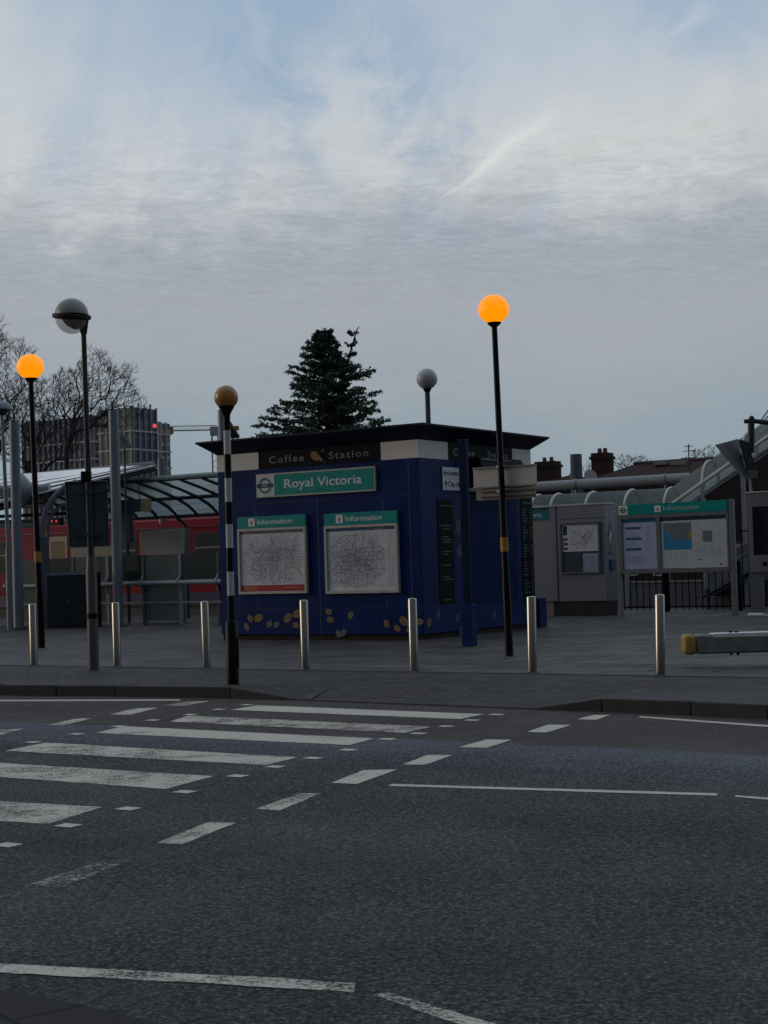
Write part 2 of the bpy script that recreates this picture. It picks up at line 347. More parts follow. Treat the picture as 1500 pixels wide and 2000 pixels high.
m_road = road_material()
g = MB(); g.face(((-1500,-1500,-0.03),(1500,-1500,-0.03),(1500,2500,-0.03),(-1500,2500,-0.03)))
tag(g.build('ground', mat('ground_far',(0.06,0.062,0.06),0.9,0,0.3,0.05)), kind='structure')
g = MB(); g.face(((-70,-12,0),(70,-12,0),(70,40,0),(-70,40,0)))
tag(g.build('road', m_road), kind='structure')
# pavement front edge (road level), left to right
edge = [Vector(p) for p in (G(0,1358)-U*40, G(0,1358), G(225,1360), G(450,1364))]
dropL, dropR = G(575,1368), G(1040,1386)
edgeR = [G(1176,1390), G(1350,1397), G(1500,1405), G(1500,1405)+U*30]
pts = [(p,PZ) for p in edge] + [(dropL,0.018),(dropR,0.018)] + [(p,PZ) for p in edgeR]
kw = 0.14
pave = brickmat('block_paving', (0.070,0.058,0.050), (0.026,0.022,0.020), (0.006,0.006,0.006), 0.21, 0.105, rot=PHI, ms=0.014, rough=0.85, bump=0.7, big=0.35, damp=0.62)
slab = brickmat('slab_paving', (0.088,0.080,0.073), (0.042,0.039,0.037), (0.008,0.008,0.008), 0.9, 0.6, rot=PHI, ms=0.03, rough=0.8, bump=0.5, big=0.45, damp=0.5, dscale=0.7)
kerbm = mat('kerb_granite', (0.038,0.035,0.032), 0.85, 0, 0.3, 6, bump=0.5, bs=50)
kb = MB()
def inset(p, w, z): q = p + V*w; return (q.x, q.y, z)
for i in range(len(pts)-1):
    (a,za),(b,zb) = pts[i], pts[i+1]
    L_ = (b-a).length; n = max(1, int(L_/0.915))
    for k in range(n):
        t0, t1 = k/n, (k+1)/n
        gap = 0.006/max(L_/n,0.01)
        t0 += gap*0.5; t1 -= gap*0.5
        p, q = a.lerp(b,t0), a.lerp(b,t1); z0, z1 = za+(zb-za)*t0, za+(zb-za)*t1
        kb.hexa(((p.x,p.y,-0.02),(q.x,q.y,-0.02),inset(q,kw,-0.02),inset(p,kw,-0.02),(p.x,p.y,z0),(q.x,q.y,z1),inset(q,kw,z1),inset(p,kw,z0)))
tag(kb.build('kerb', kerbm, bevel=0.012), kind='structure')
# block paved footway between the kerb and the bollards
bol = [(66.5,1298),(229,1300),(404,1303),(597,1307),(809,1310),(1040,1313),(1290,1317)]
bpos = [G(x,y,PZ) for x,y in bol]
def bline(p):      # point on the line of the bollards (slightly towards the road) straight behind p
    a, b = bpos[0], bpos[-1]; n = (b-a).normalized(); perp = Vector((-n.y,n.x,0))
    t = (a - perp*0.30 - p).dot(perp)/V.dot(perp); return p + V*t
g = MB()
for i in range(len(pts)-1):
    (a,za),(b,zb) = pts[i], pts[i+1]
    a0, b0 = a+V*(kw+0.004), b+V*(kw+0.004); a2, b2 = bline(a), bline(b)
    am, bm = a0.lerp(a2,0.75), b0.lerp(b2,0.75)
    g.face(((a0.x,a0.y,za-0.003),(b0.x,b0.y,zb-0.003),(bm.x,bm.y,PZ-0.003),(am.x,am.y,PZ-0.003)))
    g.face(((am.x,am.y,PZ-0.003),(bm.x,bm.y,PZ-0.003),(b2.x,b2.y,PZ-0.003),(a2.x,a2.y,PZ-0.003)))
tag(g.build('footway', pave, smooth=False), kind='structure')
a2, b2 = bline(pts[0][0]), bline(pts[-1][0])
g = MB(); a3, b3 = a2+V*34, b2+V*34
g.face(((a2.x,a2.y,PZ),(b2.x,b2.y,PZ),(b3.x,b3.y,PZ),(a3.x,a3.y,PZ)))
g.face(((a2.x,a2.y,PZ-.05),(b2.x,b2.y,PZ-.05),(b2.x,b2.y,PZ),(a2.x,a2.y,PZ)))
tag(g.build('pavement', slab, smooth=False), kind='structure')
# pale setts dividing both pavings, and the pale strip at the dropped kerb
sett = brickmat('pale_setts', (0.085,0.080,0.074), (0.068,0.064,0.060), (0.02,0.02,0.02), 0.2, 0.12, rot=PHI, rough=0.85, big=0.3)
g = MB(); c0, c1 = a2+V*0.02, b2+V*0.02; c2, c3 = c1+V*0.13, c0+V*0.13
g.face([(p.x,p.y,PZ+0.004) for p in (c0,c1,c2,c3)])
tag(g.build('paving_edge', sett, smooth=False), kind='structure')
def onramp(px, py):
    z = 0.05
    for _ in range(12):
        p = G(px,py,z); k0 = dropL+V*kw; n_ = (dropR-dropL).normalized(); pn = Vector((-n_.y,n_.x,0))
        d0 = (p-k0).dot(pn)/V.dot(pn); full = (bline(dropL)-k0).dot(V)*0.75
        z = 0.015+(PZ-0.018)*max(0,min(1,d0/full))
    return (p.x,p.y,z+0.010)
g = MB(); pa_, pb_ = [(591,1366),(604,1359),(617,1352),(632,1345),(648,1337)], [(607,1366.5),(620,1359),(633,1352),(648,1345),(664,1337)]
for k in range(4): g.face([onramp(*pa_[k]), onramp(*pb_[k]), onramp(*pb_[k+1]), onramp(*pa_[k+1])])
tag(g.build('paving_strip', sett, smooth=False), kind='structure')
# the near pavement at the photographer's feet
near = [G(x,y,PZ) for x,y in ((-400,1895),(-120,1918),(0,1933),(70,1943),(140,1957),(230,1975),(330,2001),(450,2040),(600,2110),(700,2200))]
nslab = brickmat('near_slabs', (0.027,0.024,0.021), (0.020,0.018,0.016), (0.002,0.002,0.002), 0.62, 0.42, rot=PHI+0.35, ms=0.010, rough=0.9, bump=0.7, big=0.4, dscale=2.5)
g = MB(); far = [(-30,1.0),(-30,-10),(10,-10),(10,1.2)]
top = [(p.x,p.y,PZ) for p in near] + [(6,3.0,PZ),(30,-2,PZ),(30,-11,PZ),(-60,-11,PZ),(-60,near[0].y+9,PZ)]
g.prism(top, (0,0,-PZ-0.01))
tag(g.build('near_pavement', nslab, smooth=False, bevel=0.01), kind='structure')
# ------------------------------------------------------------------ markings
def paint_material(name, wear, seed):
    m = bpy.data.materials.new(name); m.use_nodes = True; nt = m.node_tree; N = nt.nodes; L = nt.links; b = N['Principled BSDF']
    tc = N.new('ShaderNodeTexCoord'); mp = N.new('ShaderNodeMapping'); mp.inputs['Location'].default_value = (seed,seed*2,0); L.new(tc.outputs['Object'], mp.inputs[0])
    n = N.new('ShaderNodeTexNoise'); n.inputs['Scale'].default_value = 1.6; n.inputs['Detail'].default_value = 8; n.inputs['Roughness'].default_value = 0.75; L.new(mp.outputs[0], n.inputs['Vector'])
    n2 = N.new('ShaderNodeTexNoise'); n2.inputs['Scale'].default_value = 42; n2.inputs['Detail'].default_value = 4; n2.inputs['Roughness'].default_value = 0.8; L.new(mp.outputs[0], n2.inputs['Vector'])
    a = N.new('ShaderNodeMath'); a.operation = 'MULTIPLY_ADD'; L.new(n2.outputs[0], a.inputs[0]); a.inputs[1].default_value = 0.75; L.new(n.outputs[0], a.inputs[2])
    r = N.new('ShaderNodeMapRange'); L.new(a.outputs[0], r.inputs[0]); r.inputs[1].default_value = 0.54+wear; r.inputs[2].default_value = 0.74+wear
    b.inputs['Base Color'].default_value = (0.33,0.32,0.30,1)
    cr = N.new('ShaderNodeMapRange'); L.new(n2.outputs[0], cr.inputs[0]); cr.inputs[1].default_value = 0.25; cr.inputs[2].default_value = 0.75; cr.inputs[3].default_value = 0.70; cr.inputs[4].default_value = 1.15
    mx = N.new('ShaderNodeMix'); mx.data_type = 'RGBA'; mx.blend_type = 'MULTIPLY'; mx.inputs[0].default_value = 1; mx.inputs[6].default_value = (0.62,0.555,0.455,1); L.new(cr.outputs[0], mx.inputs[7]); L.new(mx.outputs[2], b.inputs['Base Color'])
    b.inputs['Roughness'].default_value = 0.75; L.new(r.outputs[0], b.inputs['Alpha'])
    bp = N.new('ShaderNodeBump'); bp.inputs['Strength'].default_value = 0.5; bp.inputs['Distance'].default_value = 0.005; L.new(n2.outputs[0], bp.inputs['Height']); L.new(bp.outputs[0], b.inputs['Normal'])
    return m
pt = [paint_material('road_paint', 0.06, 1), paint_material('road_paint_worn', 0.20, 5), paint_material('road_paint_ghost', 0.30, 9), paint_material('road_paint_scuffed', 0.16, 3)]
def marks(name, quads, mi):
    g = MB()
    for q in quads:
        c = [G(x,y) for x,y in q]; ring = []          # worn paint has a ragged outline
        for a, b in zip(c, c[1:]+c[:1]):
            n = max(1, int((b-a).length/0.07)); nr = Vector((-(b-a).y,(b-a).x,0)).normalized(); j = 0.0
            for k in range(n):
                j = 0.25*j + random.uniform(-1,1)*(0.0035+0.003*(mi in (1,3))); p = a.lerp(b,k/n)+nr*j; ring.append((p.x,p.y,0.004))
        g.face(ring)
    return tag(g.build(name, pt[mi], smooth=False), kind='structure')
marks('zebra_stripe', [((450,1387),(898,1405),(946,1395.5),(502,1378))], 0)
marks('zebra_stripe', [((332,1410),(790,1432),(842,1420),(368,1398))], 1)
marks('zebra_stripe', [((188,1432),(682,1456),(730,1443),(240,1419))], 0)
marks('zebra_stripe', [((10,1467),(520,1495),(580,1480),(90,1451))], 3)
marks('zebra_stripe', [((-180,1505),(325,1542),(417,1517),(-60,1487))], 3)
marks('zebra_stripe', [((-350,1584),(95,1610),(200,1577),(-200,1555))], 3)
stud = [(970,1396),(922,1407),(872,1419),(817,1433),(757,1444),(680,1465),(612,1481),(537,1498),(464,1516),(361,1547),(250,1580),(133,1613),(15,1651),
        (482,1377),(427,1386),(372,1396),(299,1407),(232,1419),(150,1434),(65,1450)]
g = MB()
for (x,y) in stud:
    c = G(x,y); a, b = U*0.075, V*0.06
    g.face([((c+s*a+t*b).x,(c+s*a+t*b).y,0.004) for s,t in ((-1,-1),(1,-1),(1,1),(-1,1))])
tag(g.build('crossing_studs', pt[0], smooth=False), kind='structure')
marks('give_way_line', [((1127,1405.5),(1165,1406.5),(1192,1397),(1160,1397)),((1030,1430),(1067,1431.5),(1115,1416.5),(1070,1416)),((896,1460),(950,1461.5),(1000,1445.5),(950,1445)),
  ((787,1494),(830,1494.5),(884,1475.5),(835,1475)),((647,1530),(697,1532),(777,1503.5),(710,1505))], 0)
marks('give_way_line', [((305,1648),(355,1650),(462,1608),(405,1607)),((500,1581),(545,1584),(628,1550),(585,1550)),((320,1378),(360,1379),(410,1370),(370,1371)),((213,1396),(255,1396.5),(308,1383),(265,1384)),
  ((90,1417),(125,1417),(182,1403),(150,1404)),((-50,1438),(-5,1438),(47,1424),(5,1426))], 3)
marks('give_way_line', [((60,1727),(115,1738),(255,1680),(200,1682))], 2)
marks('edge_line', [((-300,1370),(0,1370.3),(352,1369),(352,1366.5),(0,1367.5),(-300,1367.5)),((1248,1402),(1500,1420.5),(1700,1435),(1700,1431),(1500,1417),(1250,1399.5))], 0)
marks('centre_line', [((757,1536),(1399,1555),(1401,1550.5),(766,1532)),((1435,1557.5),(1600,1572),(1600,1566),(1437,1554))], 0)
marks('lane_line', [((-60,1898),(0,1901),(350,1919),(688,1940),(696,1921),(350,1902),(0,1884),(-60,1881))], 3)
marks('lane_line', [((727,1945),(895,2002),(1100,2085),(1190,2085),(968,2002),(757,1940))], 1)
# ================================================================== COFFEE KIOSK
O = G(828,1250,PZ); W, DP = 4.99, 4.66
K = thing('coffee_kiosk', 'dark blue clad coffee kiosk with flat overhanging roof beside the crossing', 'kiosk', O, RZ)
kf = plane(O); RZR = RZ + math.pi/2
kr = plane(O, RZR)                    # right face: local x runs along V
zb, zt = kf(828,893)[1], kf(828,857)[1]
z_pl = 0.10
g = MB(); g.box(-W+0.03, -0.03, 0.03, DP-0.03, 0, z_pl)
g.build('plinth', brickmat('plinth_brick',(0.05,0.04,0.035),(0.03,0.025,0.022),(0.015,0.015,0.015),0.225,0.075,vertical=True), K)
g = MB(); g.box(-W, 0, 0, DP, z_pl, zb); g.build('wall', bluep, K, bevel=0.012)
g = MB(); g.box(-W+0.01, -0.01, 0.01, DP-0.01, zb, zt+0.03); g.build('fascia', mat('fascia_black',(0.008,0.011,0.016),0.5,spec=0.06), K)
E, zr = 0.32, 4.16
g = MB()
lo = [(-W+0.01,0.01,zt),(-0.01,0.01,zt),(-0.01,DP-0.01,zt),(-W+0.01,DP-0.01,zt)]
e1 = [(-W-E,-E,zr-0.035),(E,-E,zr-0.035),(E,DP+E,zr-0.035),(-W-E,DP+E,zr-0.035)]
e2 = [(x,y,zr) for x,y,_ in e1]
for a, b in ((lo,e1),(e1,e2)):
    for i in range(4): j=(i+1)%4; g.face((a[i],a[j],b[j],b[i]))
g.face(e2); g.face(list(reversed(lo)))
g.build('roof', bluedk, K, smooth=False)
# white fascia panels: front left, the corner wrap, the far right
s1, s2 = kf(505,900)[0], kf(744,880)[0]; q1, q2 = kr(874,880)[0], kr(1000,890)[0]
g = MB(); g.box(-W-0.004, s1, -0.006, 0.009, zb+0.002, zt-0.002); g.build('white_panel', white, K)
g = MB(); g.box(s2, 0.004, -0.006, 0.009, zb+0.002, zt-0.002); g.box(-0.009, 0.006, 0.0092, q1, zb+0.002, zt-0.002); g.build('white_panel', white, K)
g = MB(); g.box(-0.009, 0.006, q2, DP+0.002, zb+0.002, zt-0.002); g.build('white_panel', white, K)
g = MB(); g.box(-W-0.006,-W+0.009, 0.01, DP*0.9, zb+0.002, zt-0.002); g.build('white_panel', white, K)
# cladding joints
seam = mat('joint_sealant', (0.06,0.075,0.12), 0.5)
for (px, y0, y1) in ((618,912,1243),(797,898,1245),(497,988,1008),(503,1163,1186),(748,978,1003),(756,1163,1186)):
    a, zz0 = kf(px,y0); _, zz1 = kf(px,y1)
    g = MB(); g.box(a-0.006, a+0.006, -0.003, 0.002, max(zz1,z_pl+0.01), min(zz0,zb-0.004)); g.build('cladding_joint', seam, K)
dseam = mat('joint_dark', (0.002,0.005,0.03), 0.5)  # dark navy colour of the cladding joints
for z in (kf(800,966)[1], kf(800,1186)[1]):
    g = MB(); g.box(-W+0.01, -0.012, -0.002, 0.002, z-0.005, z+0.005); g.box(-0.002, 0.002, 0.012, DP-0.01, z-0.005, z+0.005); g.build('cladding_joint', dseam, K)
for q in (kr(905,1100)[0], kr(940,1100)[0], kr(1012,1100)[0]):
    g = MB(); g.box(-0.002, 0.003, q-0.005, q+0.005, z_pl+0.02, zb-0.01); g.build('cladding_joint', dseam, K)
# fascia writing
greyt = mat('fascia_lettering', (0.15,0.17,0.19), 0.4)
def fw(a, b, py0, py1, body, parent=K, fn=kf, mt=greyt, y=-0.001, off=0.0, fat=0.0, name='lettering', sp=1.0, pym=None):
    x0, z0 = fn(a,py0); x1, _ = fn(b,py0); z1 = fn(a,py1)[1]
    return text(body, x0, x1, z0, z1-z0, mt, parent, y=y+off, name=name, fatten=fat, spacing=sp)
fm = zb + (zt-zb)*0.30; fc = (zt-zb)*0.40
text('Coffee', kf(525,893)[0], kf(593,893)[0], fm, fc, greyt, K, y=0.008, spacing=1.25, fatten=0.012)
text('Station', kf(642,893)[0], kf(719,893)[0], fm, fc, greyt, K, y=0.008, spacing=1.25, fatten=0.012)
lx = kf(617,889)[0]; lz = (zb+zt)/2
g = MB()
def ell(g, cx, cz, a, b, ang, y, n=20, m=0, thick=0.004):
    g.prism([(cx + a*math.cos(t)*math.cos(ang) - b*math.sin(t)*math.sin(ang), y, cz + a*math.cos(t)*math.sin(ang) + b*math.sin(t)*math.cos(ang)) for t in [2*math.pi*k/n for k in range(n)]], (0,-thick,0), m)
ell(g, lx-0.02, lz+0.01, 0.125, 0.085, -0.5, 0.008)
ell(g, lx+0.09, lz-0.05, 0.09, 0.035, -0.6, 0.0065)
ell(g, lx+0.10, lz+0.06, 0.10, 0.045, -0.75, 0.003, m=1)
ell(g, lx+0.16, lz+0.10, 0.035, 0.018, 0.3, 0.008, m=2)
for sx in (-1,1):
    for sz in (-1,1): ell(g, lx+0.03+sx*0.17, lz+sz*0.14, 0.012, 0.010, 0, 0.008, m=2)
g.build('fascia_logo', [mat('logo_tan',(0.24,0.125,0.045),0.5), mat('fascia_black',None), greyt], K)
# the same words on the right-hand side, as a child turned with that face
def rtext(body, p0, p1, z0, cap, mt, sp=1.0, fat=0.0, name='lettering', x=0.0):
    o = text(body, kr(p0,890)[0], kr(p1,890)[0], z0, cap, mt, K, y=0, name=name, spacing=sp, fatten=fat)
    o.rotation_euler.z = math.pi/2; o.location.x = x; return o
rtext('Coffee', 886, 927, fm, fc, greyt, 1.25, 0.012, x=-0.008)
rtext('Station', 953, 992, fm, fc, greyt, 1.25, 0.012, x=-0.008)
# coffee beans along the foot
def bean(g, cx, cz, r, ang, y=-0.001):
    ell(g, cx, cz, r, r*0.68, ang, y, n=16, m=0, thick=0.003)
    c, s = math.cos(ang), math.sin(ang)
    P = [(-0.85,0.02),(-0.3,0.16),(0.2,-0.10),(0.85,0.05)]
    for k in range(3):
        a, b = P[k], P[k+1]
        q = [(a[0],a[1]-0.05),(b[0],b[1]-0.05),(b[0],b[1]+0.05),(a[0],a[1]+0.05)]
        g.prism([(cx+(u*c-w*s)*r, y-0.0034, cz+(u*s+w*c)*r) for u,w in q], (0,-0.001,0), 1)
for i,(x,y) in enumerate([(489,1208),(505,1207),(482,1224),(526,1219),(540,1220),(562,1207),(580,1199),(578,1221),(642,1195),(645,1210),(685,1202),(661,1238),(671,1236),(755,1218),(789,1213),(776,1227),(800,1228),(820,1214)]):
    a, z = kf(x,y); g = MB(); bean(g, a, z, (0.115 if i in (1,5,6,14) else 0.085), random.uniform(-1.2,1.2)); g.build('bean_decal', [tan if i not in (3,4,11,12) else mat('bean_grey',(0.13,0.13,0.13),0.6), bluep], K)
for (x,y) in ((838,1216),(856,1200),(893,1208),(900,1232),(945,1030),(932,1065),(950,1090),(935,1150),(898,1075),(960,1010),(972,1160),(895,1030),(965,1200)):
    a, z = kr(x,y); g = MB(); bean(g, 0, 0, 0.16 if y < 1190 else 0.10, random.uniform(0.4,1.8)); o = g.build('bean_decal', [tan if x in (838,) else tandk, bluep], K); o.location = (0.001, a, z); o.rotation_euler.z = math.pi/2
# menu boards on the right face
mb = mat('menu_board', (0.004,0.010,0.009), 0.5, spec=0.06); mt_ = mat('menu_marks', (0.07,0.078,0.078), 0.6)
def menu(p0, p1, y0, y1, rows):
    a, z1 = kr(p0,y0); b, _ = kr(p1,y0); z0 = kr(p0,y1)[1]
    g = MB(); g.box(0.001, 0.012, a, b, z0, z1); o = g.build('menu_board', mb, K)
    g = MB()
    for (zz, segs) in rows:
        zc = z1 + (z0-z1)*zz
        for (u0,u1) in segs: g.box(0.0121, 0.0135, a+(b-a)*u0, a+(b-a)*u1, zc-0.012, zc+0.012)
    g.build('menu_text', mt_, o)
menu(853, 882, 975, 1181, [(0.06,[(0.2,0.55),(0.62,0.95)]),(0.25,[(0.1,0.17),(0.25,0.85)]),(0.28,[(0.3,0.75)]),(0.36,[(0.3,0.7)]),(0.385,[(0.1,0.17),(0.3,0.85)]),(0.41,[(0.3,0.9)]),(0.50,[(0.1,0.15),(0.27,0.8)]),(0.525,[(0.27,0.6)]),(0.63,[(0.1,0.15),(0.27,0.8)]),(0.74,[(0.3,0.65)]),(0.765,[(0.1,0.15),(0.3,0.85)]),(0.96,[(0.2,0.8)])])
menu(1016, 1038, 972, 1180, [(0.05,[(0.1,0.9)])]+[(0.11+k*0.028,[(0.1,random.uniform(0.3,0.6)),(0.75,0.92)]) for k in range(30) if k%6 != 5])
# serving shutter and propped flap on the right face
a, z1 = kr(914,900); b, _ = kr(1003,900); z0 = kr(914,1180)[1]
g = MB(); g.box(0.001, 0.02, a, b, z0, kr(914,905)[1]); g.build('shutter', mat('shutter_blue',(0.001,0.018,0.095),0.5,0,0.4,3,spec=0.06), K)
g = MB(); fa0, fa1 = a-0.10, a+1.75
g.prism([(0.004,fa0,2.98),(0.50,fa0,3.02),(0.34,fa0,3.52),(0.30,fa0,3.60),(0.004,fa0,3.62)], (0,fa1-fa0,0))
fl = g.build('hatch_flap', mat('flap_black',(0.004,0.004,0.006),0.6,spec=0.1), K, smooth=False)
g = MB(); g.tube([(0.345,fa0+0.05,3.545),(0.345,fa0+1.2,3.545)],0.012,6); g.build('flap_edge', greym, fl)
g = MB(); g.box(-0.55,0.10, DP+0.002, DP+0.35, 0.0, kr(1046,1168)[1]); g.build('service_box', bluep, K, bevel=0.01)
g = MB(); g.tube([(-0.05, DP+0.03, zb),( -0.05, DP+0.03, 0.5)], 0.03, 8); g.build('downpipe', bluep, K)
# kiosk side wing seen left of the front
# ---- station name sign
def roundel(parent, cx, cz, r, y, ringm, barm, face_t=0.004, words=None):
    g = MB(); n = 32
    for k in range(n):
        t0, t1 = 2*math.pi*k/n, 2*math.pi*(k+1)/n
        q = [(cx+rr*math.cos(t), cz+rr*math.sin(t)) for rr,t in ((r*0.70,t0),(r,t0),(r,t1),(r*0.70,t1))]
        g.face([(a, y-face_t, b) for a,b in q])
    o = g.build('roundel', ringm, parent, smooth=False)
    g = MB(); g.box(cx-r*1.25, cx+r*1.25, y-face_t-0.003, y-face_t+0.002, cz-r*0.24, cz+r*0.24); bo = g.build('roundel_bar', barm, o)
    if words: text(words, cx-r*0.40, cx+r*0.40, cz-r*0.11, r*0.20, whitet, o, y=y-face_t-0.0035)
a, z1 = kf(503,927); b, _ = kf(735,915); z0 = kf(503,973)[1]
S = thing('station_name_sign', 'teal Royal Victoria station name sign with roundel on blue kiosk front', 'sign', O, RZ)
g = MB(); g.box(a, b, -0.055, -0.003, z0, z1); g.build('sign_frame', frame, S, bevel=0.004)
xm = kf(539,950)[0]; g = MB(); g.box(a+0.02, xm, -0.060, -0.0551, z0+0.02, z1-0.02); g.build('roundel_panel', mat('sign_white',(0.60,0.59,0.57),0.4), S)
g = MB(); g.box(xm+0.0005, b-0.03, -0.060, -0.0551, z0+0.035, z1-0.03); g.build('name_panel', teal, S)
roundel(S, kf(521,950)[0], (z0+z1)/2, 0.165, -0.0602, mat('ring_teal',(0.01,0.16,0.19),0.4), navy, words='DLR')
hz = z1-z0
text('Royal Victoria', kf(559,950)[0], kf(710,940)[0], z0+hz*0.35, hz*0.37, whitet, S, y=-0.0605, fatten=0.008)
# ---- generic poster contents
mapc = [mat('ink_%d'%i, c, 0.5) for i,c in enumerate([(0.20,0.22,0.28),(0.25,0.27,0.34),(0.32,0.34,0.40),(0.12,0.20,0.40),(0.42,0.14,0.15),(0.12,0.32,0.34),(0.42,0.34,0.14)])]
def network_map(parent, x0, x1, z0, z1, y, nl=46, nt=420, seed=1, name='network_map'):
    rnd = random.Random(seed); g = MB(); cx, cz = (x0+x1)/2, (z0+z1)/2; W_, H_ = x1-x0, z1-z0
    def seg(p, q, w, m, yy):
        d = Vector((q[0]-p[0], q[1]-p[1])); l = d.length
        if l < 1e-4: return
        n = Vector((-d.y,d.x))/l*w/2
        g.face([(p[0]-n.x,yy,p[1]-n.y),(q[0]-n.x,yy,q[1]-n.y),(q[0]+n.x,yy,q[1]+n.y),(p[0]+n.x,yy,p[1]+n.y)], m)
    for i in range(nl):
        ang = rnd.choice([0,0,1,2,3,4,5,6,7])*math.pi/4; m = rnd.randrange(7); r0 = rnd.random()**0.8*0.30
        t = rnd.random()*2*math.pi; p = [cx+W_*r0*math.cos(t)*1.2, cz+H_*r0*math.sin(t)]
        yy = y - 0.0004*(i%5+1)
        for k in range(rnd.randint(3,7)):
            l = rnd.uniform(0.05,0.22)*W_; q = [p[0]+l*math.cos(ang), p[1]+l*math.sin(ang)]
            if not (x0+0.02 < q[0] < x1-0.02 and z0+0.02 < q[1] < z1-0.02): break
            seg(p,q,0.0055,m,yy); p = q; ang += rnd.choice([-1,0,0,1])*math.pi/4
    for i in range(nt):
        r0 = rnd.random()**0.75*0.5; t = rnd.random()*2*math.pi; px_ = cx+W_*r0*math.cos(t)*0.96; pz_ = cz+H_*r0*math.sin(t)*0.96
        if rnd.random() < 0.3: px_, pz_ = rnd.uniform(x0+0.04,x1-0.05), rnd.uniform(z0+0.03,z1-0.03)
        l = rnd.uniform(0.012,0.045); px_ = min(px_, x1-0.05)
        seg((px_,pz_),(px_+l,pz_),0.0048,rnd.choice([0,1,2]),y-0.003)
    return g.build(name, mapc, parent, smooth=False)
def dashes(parent, name, x0, x1, z0, z1, y, rows, mt, seed=2, h=0.4, cols=1, fill=(0.5,1.0)):
    rnd = random.Random(seed); g = MB(); rh = (z1-z0)/rows
    for r in range(rows):
        for c in range(cols):
            a = x0+(x1-x0)*c/cols; w = (x1-x0)/cols*0.85*rnd.uniform(*fill); zc = z1-(r+0.5)*rh
            x = a
            while x < a+w:
                l = rnd.uniform(0.02,0.06); e = min(x+l, a+w)
                g.face([(x,y,zc-rh*h/2),(e,y,zc-rh*h/2),(e,y,zc+rh*h/2),(x,y,zc+rh*h/2)]); x = e+0.010
    return g.build(name, mt, parent, smooth=False)
def ibadge(parent, x, z, h, y, mt=whitet):
    g = MB(); g.box(x, x+h, y-0.003, y, z, z+h); o = g.build('information_badge', mt, parent)
    text('i', x+h*0.36, x+h*0.62, z+h*0.18, h*0.55, mat('badge_red',(0.25,0.03,0.03),0.5), o, y=y-0.0035, fatten=0.02)
# ---- two information panels on the kiosk front
def info_panel(label, px0, px1, ytop, yhead, ybot, kind):
    I = thing('information_board', label, 'information board', O, RZ, 'information panels on the kiosk front')
    a, z1 = kf(px0,ytop); b = kf(px1,ytop)[0]; zh = kf(px0,yhead)[1]; z0 = kf(px0,ybot)[1]
    g = MB(); g.box(a, b, -0.07, -0.003, zh+0.004, z1); g.build('header', [teal], I, bevel=0.004)
    g = MB(); fw_ = 0.055
    g.box(a,b,-0.085,-0.003,z0,z0+fw_); g.box(a,b,-0.085,-0.003,zh-fw_,zh); g.box(a,a+fw_,-0.085,-0.003,z0+fw_,zh-fw_); g.box(b-fw_,b,-0.085,-0.003,z0+fw_,zh-fw_)
    g.build('case_frame', frame, I, bevel=0.006)
    pa, pb, p0, p1 = a+fw_+0.004, b-fw_-0.004, z0+fw_+0.004, zh-fw_-0.004
    g = MB(); g.box(pa, pb, -0.05, -0.004, p0, p1); po = g.build('poster', paper, I)
    g = MB(); g.box(pa, pb, -0.053, -0.0502, p1-0.055, p1); g.build('poster_heading', ink if kind == 0 else mat('poster_blue',(0.02,0.10,0.22),0.4), po)
    dashes(po, 'heading_marks', pb-0.5, pb-0.03, p1-0.045, p1-0.012, -0.0534, 1, mapc[2], 3)
    if kind == 0:
        network_map(po, pa, pb, p0+0.12, p1-0.06, -0.0505, 90, 1900, 11)
        g = MB(); g.box(pa, pb, -0.053, -0.0502, p0, p0+0.125); rb = g.build('poster_footer', mat('poster_red',(0.34,0.008,0.02),0.4), po)
        dashes(rb, 'footer_marks', pa+0.05, pa+0.50, p0+0.03, p0+0.10, -0.0534, 2, mapc[6], 5, fill=(0.8,1)); dashes(rb, 'footer_marks', pb-0.5, pb-0.04, p0+0.05, p0+0.09, -0.0534, 1, mapc[6], 6)
    else:
        network_map(po, pa, pb-0.22, p0+0.02, p1-0.06, -0.0505, 100, 2200, 23)
        dashes(po, 'station_index', pb-0.20, pb-0.01, p0+0.04, p1-0.08, -0.0508, 46, mapc[1], 8, cols=4, fill=(0.5,0.9))
    hh = z1-zh; w = b-a
    ibadge(I, a+w*0.17, zh+hh*0.20, hh*0.66, -0.0702)
    text('Information', a+w*0.305, a+w*0.80, zh+hh*0.32, hh*0.42, whitet, I, y=-0.0705, fatten=0.004)
    g = MB(); g.box(pa, pb, -0.060, -0.058, p0, p1)
    return I
info_panel('information case with red-footed rail map on kiosk front, nearer the striped beacon', 467, 600, 1011, 1034, 1161, 0)
info_panel('information case with blue-headed network map on kiosk front, nearer the corner', 636, 779, 1004, 1028, 1160, 1)
